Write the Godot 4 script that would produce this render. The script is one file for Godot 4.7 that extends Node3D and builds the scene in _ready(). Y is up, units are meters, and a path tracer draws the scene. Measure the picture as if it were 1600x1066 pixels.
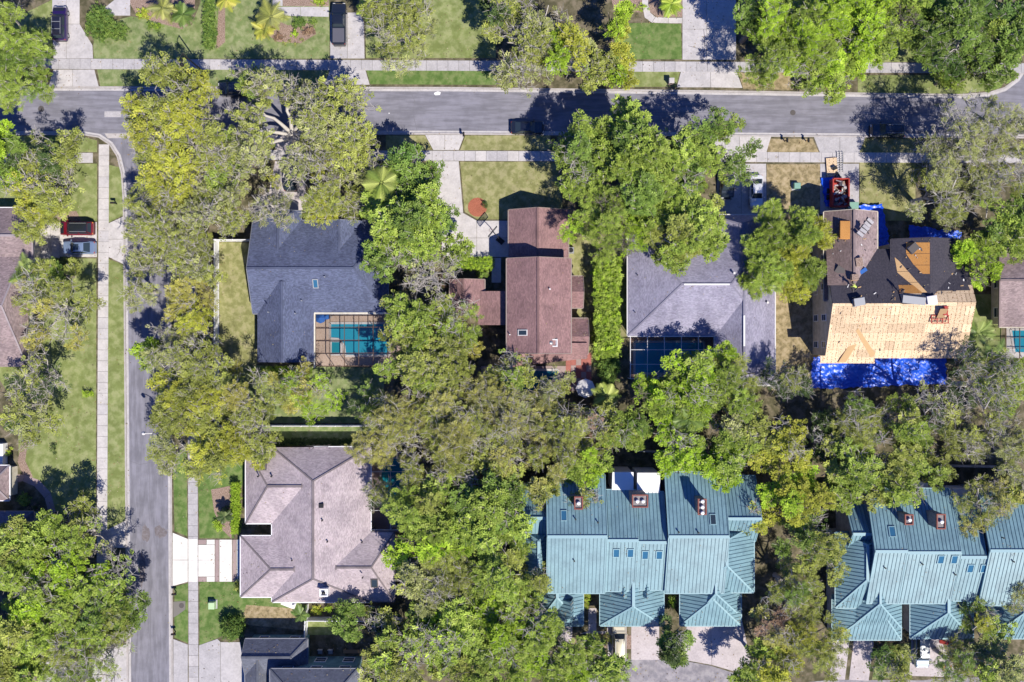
extends Node3D
# A suburban block seen from a drone: two streets, bungalows, a house being re-roofed, two rows of metal-roofed townhouses and many trees.
const S := 0.09          # metres per photo pixel on the ground
const H := 115.0         # height of the camera
var cam := Vector3(0, H, 0)
var rng := RandomNumberGenerator.new()
var taken := {}
var M := {}
var unit_box: Mesh
var sprigs := {}

func P(px: float, py: float, h := 0.0) -> Vector3:      # the point at height h that shows at a place of the photo
	var k := S * (1.0 - h / H)
	return Vector3((px - 800.0) * k, h, (py - 533.0) * k)

func hit(px: float, py: float, pl: Plane) -> Vector3:
	var r = pl.intersects_ray(cam, P(px, py) - cam)
	return r if r != null else P(px, py)

func named(n: String) -> String:
	if not taken.has(n):
		taken[n] = 0
		return n
	taken[n] += 1
	return "%s_%03d" % [n, taken[n]]

# a thing whose parts are laid out in world places; settle() moves its origin to its base
var sites := []
func site(called: String, label: String, category: String, base: Vector3) -> Node3D:
	var o := thing(called, label, category)
	sites.append([o, base])
	return o

func settle() -> void:
	for s in sites:
		for k in s[0].get_children(): k.position -= s[1]
		s[0].position = s[1]

func tag(o: Node, label: String, category := "", group := "", kind := "") -> void:
	if label: o.set_meta("label", label)
	if category: o.set_meta("category", category)
	if group: o.set_meta("group", group)
	if kind: o.set_meta("kind", kind)

func thing(called: String, label: String, category: String, at := Vector3.ZERO, turn := 0.0, group := "", kind := "") -> Node3D:
	var o := Node3D.new()
	o.name = named(called)
	add_child(o, true)
	o.position = at
	o.rotation.y = turn
	tag(o, label, category, group, kind)
	return o

func mesh_of(st: SurfaceTool) -> Mesh:
	st.generate_normals()
	return st.commit()

func put(called: String, m: Mesh, mat: Material, parent: Node, xf := Transform3D()) -> MeshInstance3D:
	var o := MeshInstance3D.new()
	o.mesh = m
	o.material_override = mat
	o.name = named(called) if parent == self else called
	o.transform = xf
	parent.add_child(o, true)
	return o

func obj(called: String, st: SurfaceTool, mat: Material, parent: Node) -> MeshInstance3D:
	return put(called, mesh_of(st), mat, parent)

func mb(smooth := false) -> SurfaceTool:
	var st := SurfaceTool.new()
	st.begin(Mesh.PRIMITIVE_TRIANGLES)
	st.set_smooth_group(0 if smooth else -1)
	return st

func tri(st: SurfaceTool, a: Vector3, b: Vector3, c: Vector3) -> void:
	st.add_vertex(a); st.add_vertex(b); st.add_vertex(c)

func quad(st: SurfaceTool, a: Vector3, b: Vector3, c: Vector3, d: Vector3) -> void:
	tri(st, a, b, c); tri(st, a, c, d)

func box(st: SurfaceTool, c: Vector3, s: Vector3, b := Basis()) -> void:
	var v := []
	for k in 8:
		v.append(c + b * Vector3((-.5 if k & 1 == 0 else .5) * s.x, (-.5 if k & 2 == 0 else .5) * s.y, (-.5 if k & 4 == 0 else .5) * s.z))
	quad(st, v[2], v[6], v[7], v[3]); quad(st, v[0], v[1], v[5], v[4])
	quad(st, v[0], v[2], v[3], v[1]); quad(st, v[4], v[5], v[7], v[6])
	quad(st, v[0], v[4], v[6], v[2]); quad(st, v[1], v[3], v[7], v[5])

# a box with chamfered upper edges
func cbox(st: SurfaceTool, c: Vector3, s: Vector3, e: float, b := Basis()) -> void:
	loft(st, [ring(c, s.x, s.z, -s.y * .5, 0.0, b), ring(c, s.x, s.z, s.y * .5 - e, 0.0, b), ring(c, s.x, s.z, s.y * .5, e, b)])

func ring(c: Vector3, w: float, d: float, y: float, inset: float, b := Basis()) -> Array:
	var x := w * .5 - inset
	var z := d * .5 - inset
	return [c + b * Vector3(-x, y, -z), c + b * Vector3(x, y, -z), c + b * Vector3(x, y, z), c + b * Vector3(-x, y, z)]

func loft(st: SurfaceTool, rings: Array, caps := true) -> void:
	for i in rings.size() - 1:
		var a: Array = rings[i]
		var b: Array = rings[i + 1]
		var n := a.size()
		for k in n:
			quad(st, a[k], a[(k + 1) % n], b[(k + 1) % n], b[k])
	if caps:
		for e in [[rings[0], true], [rings[-1], false]]:
			var r: Array = e[0]
			for k in range(1, r.size() - 1):
				if e[1]: tri(st, r[0], r[k + 1], r[k])
				else: tri(st, r[0], r[k], r[k + 1])

func round_ring(c: Vector3, r: float, n: int, ax := Vector3.RIGHT, az := Vector3.BACK) -> Array:
	var o := []
	for k in n:
		var a := TAU * k / n
		o.append(c + (ax * cos(a) + az * sin(a)) * r)
	return o

func cyl(st: SurfaceTool, a: Vector3, b: Vector3, ra: float, rb: float, n := 10) -> void:
	var d := (b - a).normalized()
	var x := d.cross(Vector3.FORWARD if absf(d.z) < .9 else Vector3.RIGHT).normalized()
	var z := x.cross(d)
	loft(st, [round_ring(a, ra, n, x, z), round_ring(b, rb, n, x, z)])

func tube(st: SurfaceTool, pts: Array, ra: float, rb: float, n := 5) -> void:
	var rings := []
	for i in pts.size():
		var d: Vector3 = (pts[mini(i + 1, pts.size() - 1)] - pts[maxi(i - 1, 0)]).normalized()
		var x := d.cross(Vector3(.31, .2, .93)).normalized()
		rings.append(round_ring(pts[i], lerpf(ra, rb, float(i) / (pts.size() - 1)), n, x, x.cross(d)))
	loft(st, rings, false)

# a prism over a polygon given in photo pixels
func prism(st: SurfaceTool, poly: Array, y0: float, y1: float) -> void:
	var p2 := PackedVector2Array()
	for q in poly:
		var v := P(q[0], q[1])
		p2.append(Vector2(v.x, v.z))
	prism_xz(st, p2, y0, y1)

func prism_xz(st: SurfaceTool, p2: PackedVector2Array, y0: float, y1: float) -> void:
	if Geometry2D.is_polygon_clockwise(p2): p2.reverse()
	var t := Geometry2D.triangulate_polygon(p2)
	for i in range(0, t.size(), 3):
		tri(st, v3(p2[t[i]], y1), v3(p2[t[i + 1]], y1), v3(p2[t[i + 2]], y1))
	for k in p2.size():
		var a := p2[k]
		var b := p2[(k + 1) % p2.size()]
		quad(st, v3(a, y0), v3(b, y0), v3(b, y1), v3(a, y1))

func v3(p: Vector2, y: float) -> Vector3:
	return Vector3(p.x, y, p.y)

func rect(x0: float, y0: float, x1: float, y1: float) -> Array:
	return [[x0, y0], [x1, y0], [x1, y1], [x0, y1]]

func ground(called: String, poly: Array, y0: float, y1: float, mat: Material, label: String, category: String) -> MeshInstance3D:
	var st := mb()
	prism(st, poly, y0, y1)
	var o := obj(called, st, mat, self)
	tag(o, label, category, "", "structure")
	return o

# ---------- materials ----------
func lin(r: float, g: float, b: float) -> Color:
	return Color(r, g, b).linear_to_srgb()

func noise(freq: float, octaves: int, sd: int, kind := FastNoiseLite.TYPE_SIMPLEX_SMOOTH) -> FastNoiseLite:
	var n := FastNoiseLite.new()
	n.noise_type = kind
	n.frequency = freq
	n.fractal_octaves = octaves
	n.fractal_gain = .62
	n.seed = sd
	return n

func ramp_tex(n: FastNoiseLite, stops: Array, size := 512) -> NoiseTexture2D:
	var t := NoiseTexture2D.new()
	t.width = size; t.height = size
	t.seamless = true
	t.noise = n
	t.generate_mipmaps = false
	var g := Gradient.new()
	g.offsets = PackedFloat32Array()
	var offs := PackedFloat32Array()
	var cols := PackedColorArray()
	for s in stops:
		offs.append(s[0]); cols.append(s[1])
	g.offsets = offs; g.colors = cols
	t.color_ramp = g
	return t

var mottle: NoiseTexture2D
var grain: NoiseTexture2D
var weather: NoiseTexture2D
var sd := 11

# a surface of three tones, laid over metres-wide tiles with a second, unlike pattern multiplied over it
func surf(a: Color, b: Color, c: Color, metres := 22.0, rough := .95, freq := .012, oct := 6, bump := 0.0, second := 37.0) -> StandardMaterial3D:
	sd += 7
	var m := StandardMaterial3D.new()
	m.albedo_texture = ramp_tex(noise(freq, oct, sd), [[0.28, a], [0.5, b], [0.72, c]])
	m.uv1_triplanar = true
	m.uv1_world_triplanar = true
	m.uv1_scale = Vector3.ONE / metres
	m.roughness = rough
	m.metallic_specular = .35
	m.detail_enabled = true
	m.detail_albedo = mottle
	m.detail_blend_mode = BaseMaterial3D.BLEND_MODE_MUL
	m.detail_uv_layer = BaseMaterial3D.DETAIL_UV_2
	m.uv2_triplanar = true
	m.uv2_world_triplanar = true
	m.uv2_scale = Vector3.ONE / second
	if bump > 0:
		m.heightmap_enabled = true
		m.heightmap_texture = grain
		m.heightmap_scale = bump
	return m

func flat(c: Color, rough := .7, metal := 0.0, spec := .4) -> StandardMaterial3D:
	var m := StandardMaterial3D.new()
	m.albedo_color = c
	m.roughness = rough
	m.metallic = metal
	m.metallic_specular = spec
	return m

func car_paint(c: Color) -> StandardMaterial3D:
	var m := flat(c, .32, .25, .5)
	m.clearcoat_enabled = true
	m.clearcoat = 1.0
	m.clearcoat_roughness = .04
	return m

# asphalt shingles: courses of tabs, each tab with a tone of its own
func shingle(c: Color, spread: float, sdv: int) -> StandardMaterial3D:
	var im := Image.create(512, 512, false, Image.FORMAT_RGB8)
	var r := RandomNumberGenerator.new()
	r.seed = sdv
	im.fill(c)
	for row in 64:
		var x := -r.randi_range(0, 12)
		while x < 512:
			var w := r.randi_range(9, 22)
			var k := 1.0 + spread * r.randf_range(-1, 1)
			im.fill_rect(Rect2i(x, row * 8, w, 8), Color(c.r * k, c.g * k * r.randf_range(.985, 1.0), c.b * k))
			im.fill_rect(Rect2i(x, row * 8 + 7, w, 1), Color(c.r * k * .72, c.g * k * .72, c.b * k * .72))
			x += w
	var m := StandardMaterial3D.new()
	m.albedo_texture = ImageTexture.create_from_image(im)
	m.uv1_scale = Vector3(1.0 / 8.5, 1.0 / 8.5, 1)
	m.roughness = .92
	m.metallic_specular = .3
	m.detail_enabled = true
	m.detail_albedo = weather
	m.detail_blend_mode = BaseMaterial3D.BLEND_MODE_MUL
	m.detail_uv_layer = BaseMaterial3D.DETAIL_UV_2
	m.uv2_triplanar = true
	m.uv2_world_triplanar = true
	m.uv2_scale = Vector3.ONE / 21.0
	return m

# nail holes in rows over a sheet
func nailed(m: StandardMaterial3D) -> StandardMaterial3D:
	if not M.has("nails"):
		var im := Image.create(256, 256, false, Image.FORMAT_RGB8)
		im.fill(Color.WHITE)
		var r := RandomNumberGenerator.new()
		r.seed = 91
		for col in 8:
			for k in 22:
				if r.randf() < .68: im.fill_rect(Rect2i(col * 32 + r.randi_range(4, 9), k * 11 + r.randi_range(0, 6), 5, 6), Color(.4, .27, .2))
		for k in 26: im.fill_rect(Rect2i(r.randi_range(0, 245), r.randi_range(0, 245), r.randi_range(2, 9), r.randi_range(2, 7)), Color(.62, .48, .36))
		M.nails = ImageTexture.create_from_image(im)
	m.detail_albedo = M.nails
	m.uv2_scale = Vector3.ONE / 4.6
	return m

func materials() -> void:
	var gr := []
	mottle = ramp_tex(noise(.02, 7, 5), [[.22, lin(.84, .84, .84)], [.5, lin(.93, .93, .93)], [.78, lin(1, 1, 1)]])
	weather = ramp_tex(noise(.011, 7, 15), [[.28, lin(.74, .74, .76)], [.5, lin(.92, .92, .92)], [.72, lin(1, 1, 1)]])
	grain = ramp_tex(noise(.08, 4, 8), [[0, Color.BLACK], [1, Color.WHITE]])
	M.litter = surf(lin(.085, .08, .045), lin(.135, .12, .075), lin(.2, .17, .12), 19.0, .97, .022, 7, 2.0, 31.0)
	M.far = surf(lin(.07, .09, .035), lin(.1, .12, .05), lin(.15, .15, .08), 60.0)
	M.lawn = surf(lin(.175, .215, .07), lin(.225, .265, .1), lin(.29, .315, .145), 15.0, .97, .017, 7, 2.0)
	M.lush = surf(lin(.155, .21, .075), lin(.205, .25, .105), lin(.27, .3, .15), 13.0, .97, .017, 7, 2.0)
	M.deep_lawn = surf(lin(.095, .165, .04), lin(.135, .205, .06), lin(.19, .24, .09), 13.0, .97, .017, 7, 2.0)
	M.dry = surf(lin(.21, .215, .085), lin(.275, .275, .122), lin(.34, .32, .17), 12.0, .97, .017, 7, 2.0)
	M.sand = surf(lin(.22, .18, .1), lin(.33, .265, .15), lin(.42, .34, .22), 12.0, .97, .024, 7, 2.0)
	M.mulch = surf(lin(.2, .14, .11), lin(.31, .225, .185), lin(.4, .3, .26), 4.0, .97, .04, 6, 2.0)
	M.red_mulch = surf(lin(.28, .09, .05), lin(.42, .14, .09), lin(.5, .2, .13), 3.0, .97, .05, 5, 4.0)
	M.asphalt = surf(lin(.185, .183, .22), lin(.22, .217, .262), lin(.25, .246, .297), 13.0, .9, .02, 7, 0.0, 23.0)
	M.asphalt_down = M.asphalt.duplicate()
	M.asphalt.uv1_scale = Vector3(1 / 70.0, 1 / 9.0, 1 / 9.0)
	M.asphalt_down.uv1_scale = Vector3(1 / 9.0, 1 / 9.0, 1 / 70.0)
	M.asphalt2 = surf(lin(.24, .23, .26), lin(.3, .28, .31), lin(.36, .34, .36), 13.0, .9, .02, 7)
	M.concrete = surf(lin(0.46, 0.44, 0.46), lin(0.49, 0.47, 0.49), lin(0.515, 0.495, 0.515), 11.0, .9, .045, 7, 0.0, 19.0)
	M.concrete2 = surf(lin(0.51, 0.485, 0.49), lin(0.54, 0.515, 0.52), lin(0.565, 0.54, 0.545), 9.0, .9, .045, 7, 0.0, 19.0)
	M.concrete3 = surf(lin(0.41, 0.395, 0.42), lin(0.44, 0.425, 0.45), lin(0.47, 0.455, 0.48), 8.0, .9, .045, 7, 0.0, 19.0)
	M.white_concrete = surf(lin(0.74, 0.72, 0.7), lin(0.76, 0.74, 0.72), lin(0.78, 0.76, 0.74), 10.0, .85, .02, 6, 0.0, 29.0)
	M.stain = surf(lin(.165, .145, .155), lin(.195, .175, .19), lin(.22, .205, .235), 3.0)
	M.tar = flat(lin(.17, .168, .198), .85)
	M.mauve_slab = surf(lin(0.48, 0.43, 0.45), lin(0.52, 0.47, 0.49), lin(0.55, 0.5, 0.52), 9.0, .9, .045, 7)
	M.kerb = surf(lin(0.41, 0.38, 0.38), lin(0.44, 0.41, 0.41), lin(0.47, 0.44, 0.44), 6.0, .9)
	M.paver = surf(lin(.3, .22, .22), lin(.36, .28, .28), lin(.42, .34, .33), 2.0, .9, .05)
	M.brick = surf(lin(.3, .1, .09), lin(.4, .15, .13), lin(.46, .2, .17), 2.0, .9, .05)
	M.pool_deck = surf(lin(.36, .26, .21), lin(.46, .35, .3), lin(.52, .42, .36), 3.0, .9, .04)
	M.slate = shingle(lin(0.112, 0.134, 0.219), .11, 3)
	M.brown = shingle(lin(0.294, 0.182, 0.182), .09, 4)
	M.grey_roof = shingle(lin(0.313, 0.305, 0.397), .08, 5)
	M.taupe = shingle(lin(0.46, 0.401, 0.428), .08, 6)
	M.taupe2 = shingle(lin(0.31, 0.268, 0.284), .1, 16)
	M.tan_brown = shingle(lin(.22, .165, .155), .1, 7)
	M.mauve = shingle(lin(0.31, 0.246, 0.251), .1, 8)
	M.ash = shingle(lin(.15, .165, .21), .08, 9)
	M.felt = surf(lin(.045, .042, .058), lin(.06, .056, .074), lin(.078, .072, .09), 5.0, .8, .03)
	M.ply = []
	for k in 4:
		var f := 1.04 - .1 * k
		M.ply.append(nailed(surf(lin(.6 * f, .42 * f, .26 * f), lin(.72 * f, .54 * f, .36 * f), lin(.8 * f, .65 * f, .48 * f), 2.7, .85, .03, 6, 0.0, 3.0)))
	M.old_ply = []
	for k in 3:
		var f := 1.0 - .12 * k
		M.old_ply.append(surf(lin(.44 * f, .19 * f, .05 * f), lin(.56 * f, .27 * f, .08 * f), lin(.64 * f, .35 * f, .13 * f), 1.4, .85, .03))
	M.metal_blue = surf(lin(.185, .315, .375), lin(.2, .34, .4), lin(.215, .36, .42), 7.0, .42, .03, 5, 0.0, 11.0)
	M.metal_blue.metallic_specular = .5
	M.metal_blue.detail_albedo = weather
	M.metal_blue.uv2_scale = Vector3.ONE / 17.0
	M.seam = flat(lin(.085, .165, .21), .5)
	M.cap_blue = flat(lin(.25, .4, .455), .45)
	M.stucco = surf(lin(.52, .47, .38), lin(.58, .53, .44), lin(.64, .58, .49), 6.0)
	M.cream = surf(lin(.6, .56, .46), lin(.66, .62, .52), lin(.7, .66, .57), 6.0)
	M.teal_wall = surf(lin(.1, .2, .25), lin(.12, .24, .29), lin(.14, .27, .32), 6.0)
	M.brown_wall = surf(lin(.2, .13, .1), lin(.25, .17, .13), lin(.3, .2, .16), 6.0)
	M.grey_wall = surf(lin(.34, .35, .38), lin(.4, .41, .44), lin(.45, .46, .49), 6.0)
	M.white = flat(lin(.78, .78, .8), .5)
	M.off_white = flat(lin(.66, .65, .66), .6)
	M.vinyl = flat(lin(.74, .75, .8), .45)
	M.pane = flat(lin(.03, .045, .06), .08, 0.0, .6)
	M.sky_pane = flat(lin(.035, .13, .24), .06, 0.0, .8)
	M.dark_metal = flat(lin(.03, .03, .035), .5, .4)
	M.grey_metal = flat(lin(.4, .41, .43), .45, .5)
	M.black = flat(lin(.02, .02, .022), .6)
	M.rubber = flat(lin(.022, .022, .024), .9)
	M.red_paint = flat(lin(.38, .05, .04), .5)
	M.chimney_red = flat(lin(.2, .06, .05), .6)
	M.siding = surf(lin(.22, .2, .21), lin(.26, .24, .25), lin(.3, .28, .29), 3.0)
	M.orange_ply = surf(lin(.5, .29, .12), lin(.62, .4, .2), lin(.7, .48, .27), 1.6, .85, .03)
	M.wood = flat(lin(.34, .22, .12), .8)
	M.green_box = flat(lin(.2, .36, .3), .6)
	M.pale_green = flat(lin(.44, .6, .36), .6)
	M.tarp = flat(lin(.014, .095, .68), .36, 0.0, .5)
	M.water = flat(lin(.025, .27, .4), .05, 0.0, .5)
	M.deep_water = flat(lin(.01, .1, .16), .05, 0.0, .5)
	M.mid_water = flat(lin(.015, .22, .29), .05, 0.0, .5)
	M.bronze = flat(lin(.16, .1, .07), .5)
	M.brick_deck = surf(lin(.3, .18, .14), lin(.4, .27, .22), lin(.46, .34, .29), 3.0, .9, .04)
	M.ash_trim = flat(lin(.2, .21, .25), .6)
	M.brown_trim = flat(lin(.3, .24, .22), .6)
	M.wood_pale = flat(lin(.5, .33, .17), .8)
	M.iron = flat(lin(.1, .09, .09), .8)
	M.grate = flat(lin(.18, .17, .16), .8)
	M.glow = flat(lin(.7, .25, .04), .3)
	M.cushion = flat(lin(.03, .12, .4), .8)
	M.bark = surf(lin(.15, .125, .1), lin(.23, .2, .17), lin(.32, .29, .25), 1.6, .95, .03)
	M.pale_bark = surf(lin(.4, .37, .34), lin(.5, .47, .44), lin(.6, .57, .55), 1.6, .95, .03)
	M.screen = flat(Color(.05, .06, .07, .1), .9)
	M.screen.transparency = BaseMaterial3D.TRANSPARENCY_ALPHA
	M.leaf = flat(Color.WHITE, .6, 0.0, .35)
	M.leaf.vertex_color_use_as_albedo = true
	M.leaf.backlight_enabled = true
	M.leaf.backlight = Color(.3, .32, .16)
	M.frond = {}
	M.body = flat(Color.WHITE, .8)
	M.body.vertex_color_use_as_albedo = true

# ---------- buildings ----------
func slab(st: SurfaceTool, pts: Array, thick: float) -> void:
	var o: Vector3 = pts[0]
	var ud: Vector3 = (pts[1] - o).normalized()
	var nn: Vector3 = ud.cross(pts[2] - o).normalized()
	if nn.y < 0: nn = -nn
	var vd := nn.cross(ud).normalized()
	if vd.dot(pts[2] - o) < 0: vd = -vd
	var down := Vector3(0, -thick, 0)
	for k in range(1, pts.size() - 1):
		for q in [pts[0], pts[k], pts[k + 1]]:
			st.set_uv(Vector2((q - o).dot(ud) + o.x, -(q - o).dot(vd)))
			st.add_vertex(q)
		for q in [pts[0], pts[k + 1], pts[k]]:
			st.set_uv(Vector2.ZERO)
			st.add_vertex(q + down)
	for k in pts.size():
		var a: Vector3 = pts[k]
		var b: Vector3 = pts[(k + 1) % pts.size()]
		st.set_uv(Vector2.ZERO)
		quad(st, a, a + down, b + down, b)

func bar(st: SurfaceTool, a: Vector3, b: Vector3, w: float, h: float) -> void:
	var d := b - a
	if d.length() < .05: return
	var x := d.normalized()
	var z := x.cross(Vector3.UP)
	if z.length() < .01: z = Vector3.BACK
	z = z.normalized()
	box(st, (a + b) * .5, Vector3(d.length(), h, w), Basis(x, z.cross(x), z))

func seams(parent: Node, pts: Array, step: float) -> void:
	var o: Vector3 = pts[0]
	var ud: Vector3 = (pts[1] - o).normalized()
	var nn: Vector3 = ud.cross(pts[2] - o).normalized()
	if nn.y < 0: nn = -nn
	var vd := nn.cross(ud).normalized()
	if vd.dot(pts[2] - o) < 0: vd = -vd
	var uv := []
	var most := 0.0
	var least := 0.0
	for p in pts:
		uv.append(Vector2((p - o).dot(ud), (p - o).dot(vd)))
		most = maxf(most, uv[-1].x)
		least = minf(least, uv[-1].x)
	var u := least + step * .5
	while u < most:
		var lo := 1e9
		var hi := -1e9
		for k in uv.size():
			var a: Vector2 = uv[k]
			var b: Vector2 = uv[(k + 1) % uv.size()]
			if (a.x - u) * (b.x - u) < 0:
				var v := lerpf(a.y, b.y, (u - a.x) / (b.x - a.x))
				lo = minf(lo, v)
				hi = maxf(hi, v)
		if hi - lo > .25:
			put("seam", unit_box, M.seam, parent, Transform3D(Basis(ud * .05, nn * .07, vd * (hi - lo)), o + ud * u + vd * (lo + hi) * .5 + nn * .02))
		u += step

# one roof block over its walls: eave rectangle and ridge in photo pixels. A ridge end that reaches the edge of the rectangle makes a gable.
var roof_faces := []

func block(home: Node3D, wall: Material, roof: Variant, rc: Array, e: float, r: float, rd: Array, opt := {}) -> Dictionary:
	var nw := P(rc[0], rc[1], e)
	var ne := P(rc[2], rc[1], e)
	var se := P(rc[2], rc[3], e)
	var sw := P(rc[0], rc[3], e)
	var a := P(rd[0], rd[1], r)
	var b := P(rd[2], rd[3], r)
	var flat_way := absf(b.x - a.x) >= absf(b.z - a.z)
	var gable := {}
	var faces := {}
	if flat_way:
		b.z = a.z
		if absf(a.x - nw.x) < 1.0: a.x = nw.x; gable.w = true
		if absf(b.x - ne.x) < 1.0: b.x = ne.x; gable.e = true
		faces = {"n": [nw, ne, b, a], "s": [se, sw, a, b], "w": [sw, nw, a], "e": [ne, se, b]}
	else:
		b.x = a.x
		if absf(a.z - nw.z) < 1.0: a.z = nw.z; gable.n = true
		if absf(b.z - se.z) < 1.0: b.z = se.z; gable.s = true
		faces = {"w": [sw, nw, a, b], "e": [ne, se, b, a], "n": [nw, ne, a], "s": [se, sw, b]}
	var planes := {"faces": faces}
	var ins := rng.randf_range(.36, .44)
	var i3 := Vector3(ins, 0, ins)
	var low := nw + i3
	var high := se - i3
	var top := e - .2
	var st := mb()
	var corners := [Vector3(low.x, 0, low.z), Vector3(high.x, 0, low.z), Vector3(high.x, 0, high.z), Vector3(low.x, 0, high.z)]
	for k in 4:
		var p: Vector3 = corners[k]
		var q: Vector3 = corners[(k + 1) % 4]
		quad(st, p, q, q + Vector3.UP * top, p + Vector3.UP * top)
	var inward := {"n": Vector3(0, 0, ins), "s": Vector3(0, 0, -ins), "w": Vector3(ins, 0, 0), "e": Vector3(-ins, 0, 0)}
	for g in gable:
		var f: Array = faces[g]
		tri(st, f[0] + inward[g] - Vector3.UP * .2, f[1] + inward[g] - Vector3.UP * .2, f[2] + inward[g] - Vector3.UP * .2)
	obj("wall", st, wall, home)
	var by_mat := {}
	for d in faces:
		planes[d] = Plane(faces[d][0], faces[d][1], faces[d][2])
		if gable.has(d): continue
		var mat: Material = roof[d] if roof is Dictionary else roof
		if not by_mat.has(mat): by_mat[mat] = [mb(), []]
		slab(by_mat[mat][0], faces[d], .18)
		roof_faces.append(faces[d])
		by_mat[mat][1].append(d)
	for mat in by_mat:
		var ro := obj("roof", by_mat[mat][0], mat, home)
		if opt.has("seam"):
			for d in by_mat[mat][1]: seams(ro, faces[d], opt.seam)
	if opt.has("cap"):
		st = mb()
		bar(st, a + Vector3.UP * .03, b + Vector3.UP * .03, opt.get("cap_w", .3), .07)
		if flat_way:
			if not gable.has("w"): bar(st, nw + Vector3.UP * .02, a + Vector3.UP * .02, .22, .05); bar(st, sw + Vector3.UP * .02, a + Vector3.UP * .02, .22, .05)
			if not gable.has("e"): bar(st, ne + Vector3.UP * .02, b + Vector3.UP * .02, .22, .05); bar(st, se + Vector3.UP * .02, b + Vector3.UP * .02, .22, .05)
		else:
			if not gable.has("n"): bar(st, nw + Vector3.UP * .02, a + Vector3.UP * .02, .22, .05); bar(st, ne + Vector3.UP * .02, a + Vector3.UP * .02, .22, .05)
			if not gable.has("s"): bar(st, sw + Vector3.UP * .02, b + Vector3.UP * .02, .22, .05); bar(st, se + Vector3.UP * .02, b + Vector3.UP * .02, .22, .05)
		obj("ridge_cap", st, opt.cap, home)
	var cs := {"n": [nw, ne, Vector3(0, 0, -1)], "e": [ne, se, Vector3(1, 0, 0)], "s": [se, sw, Vector3(0, 0, 1)], "w": [sw, nw, Vector3(-1, 0, 0)]}
	for d in cs:
		var c: Array = cs[d]
		if opt.has("gutter") and not gable.has(d):
			st = mb()
			bar(st, c[0] + c[2] * .07 - Vector3.UP * .09, c[1] + c[2] * .07 - Vector3.UP * .09, .13, .13)
			obj("gutter", st, opt.gutter, home)
		elif opt.has("gutter"):
			st = mb()
			var apex: Vector3 = faces[d][2]
			bar(st, c[0] + c[2] * .04 - Vector3.UP * .06, apex + c[2] * .04 - Vector3.UP * .06, .07, .24)
			bar(st, apex + c[2] * .04 - Vector3.UP * .06, c[1] + c[2] * .04 - Vector3.UP * .06, .07, .24)
			obj("fascia", st, opt.gutter, home)
		if d in opt.get("win", ""):
			var along: Vector3 = (c[1] - c[0])
			var n := int(along.length() / 3.2)
			for k in n:
				for y in ([1.5, 4.4] if e > 4.9 else [1.55]):
					var at: Vector3 = c[0] + along * ((k + .5) / n) - c[2] * (ins - .03)
					at.y = y
					window(home, at, c[2], opt.get("ww", 1.25), 1.3)
	planes.a = a
	planes.b = b
	return planes

func window(home: Node, at: Vector3, out: Vector3, w: float, h: float) -> void:
	var b := Basis(Vector3.UP.cross(out), Vector3.UP, out)
	var st := mb()
	for s in [-1, 1]:
		box(st, at + b * Vector3(s * (w * .5 + .04), 0, 0), Vector3(.09, h + .2, .1), b)
		box(st, at + b * Vector3(0, s * (h * .5 + .05), .002), Vector3(w, .1, .1), b)
	box(st, at + b * Vector3(0, 0, .01), Vector3(w, .05, .05), b)
	var f := obj("window", st, M.white, home)
	st = mb()
	box(st, at + b * Vector3(0, 0, -.02), Vector3(w + .02, h + .02, .04), b)
	obj("pane", st, M.pane, f)

# a single slope with its walls; corners are [px, py, height] and the first two are the low edge
func lean_to(home: Node3D, wall: Material, roof: Material, cs: Array, seam := 0.0) -> Plane:
	var pts := []
	for c in cs: pts.append(P(c[0], c[1], c[2]))
	var st := mb()
	slab(st, pts, .16)
	var ro := obj("roof", st, roof, home)
	if seam > 0: seams(ro, pts, seam)
	st = mb()
	var mid := Vector3.ZERO
	for p in pts: mid += p / pts.size()
	for k in pts.size():
		var p: Vector3 = pts[k].lerp(mid, .06) - Vector3.UP * .1
		var q: Vector3 = pts[(k + 1) % pts.size()].lerp(mid, .06) - Vector3.UP * .1
		quad(st, Vector3(p.x, 0, p.z), Vector3(q.x, 0, q.z), q, p)
	obj("wall", st, wall, home)
	return Plane(pts[0], pts[1], pts[2])

func skylight(home: Node3D, pl: Plane, px: float, py: float, w: float, d: float, frame: Material, pane: Material) -> void:
	var p := hit(px, py, pl)
	var up := pl.normal if pl.normal.y > 0 else -pl.normal
	var x := Vector3.RIGHT - up * up.x
	x = x.normalized()
	var b := Basis(x, up, x.cross(up))
	var st := mb()
	for s in [-1, 1]:
		box(st, p + b * Vector3(s * (w * .5), .07, 0), Vector3(.1, .16, d + .1), b)
		box(st, p + b * Vector3(0, .068, s * d * .5), Vector3(w - .1, .16, .1), b)
	var f := obj("skylight", st, frame, home)
	st = mb()
	box(st, p + b * Vector3(0, .07, 0), Vector3(w - .08, .06, d - .08), b)
	obj("pane", st, pane, f)

func vent(home: Node3D, pl: Plane, px: float, py: float, h := .45, r := .07, mat: Material = null) -> void:
	var p := hit(px, py, pl)
	var st := mb()
	cyl(st, p - Vector3.UP * .1, p + Vector3.UP * h, r, r, 8)
	cyl(st, p + Vector3.UP * h, p + Vector3.UP * (h + .06), r * 1.5, r * 1.2, 8)
	obj("vent_pipe", st, mat if mat else M.dark_metal, home)

func box_vent(home: Node3D, pl: Plane, px: float, py: float, w: float, d: float, mat: Material) -> void:
	var p := hit(px, py, pl)
	var st := mb()
	cbox(st, p + Vector3.UP * .12, Vector3(w, .32, d), .06)
	obj("roof_vent", st, mat, home)

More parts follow.
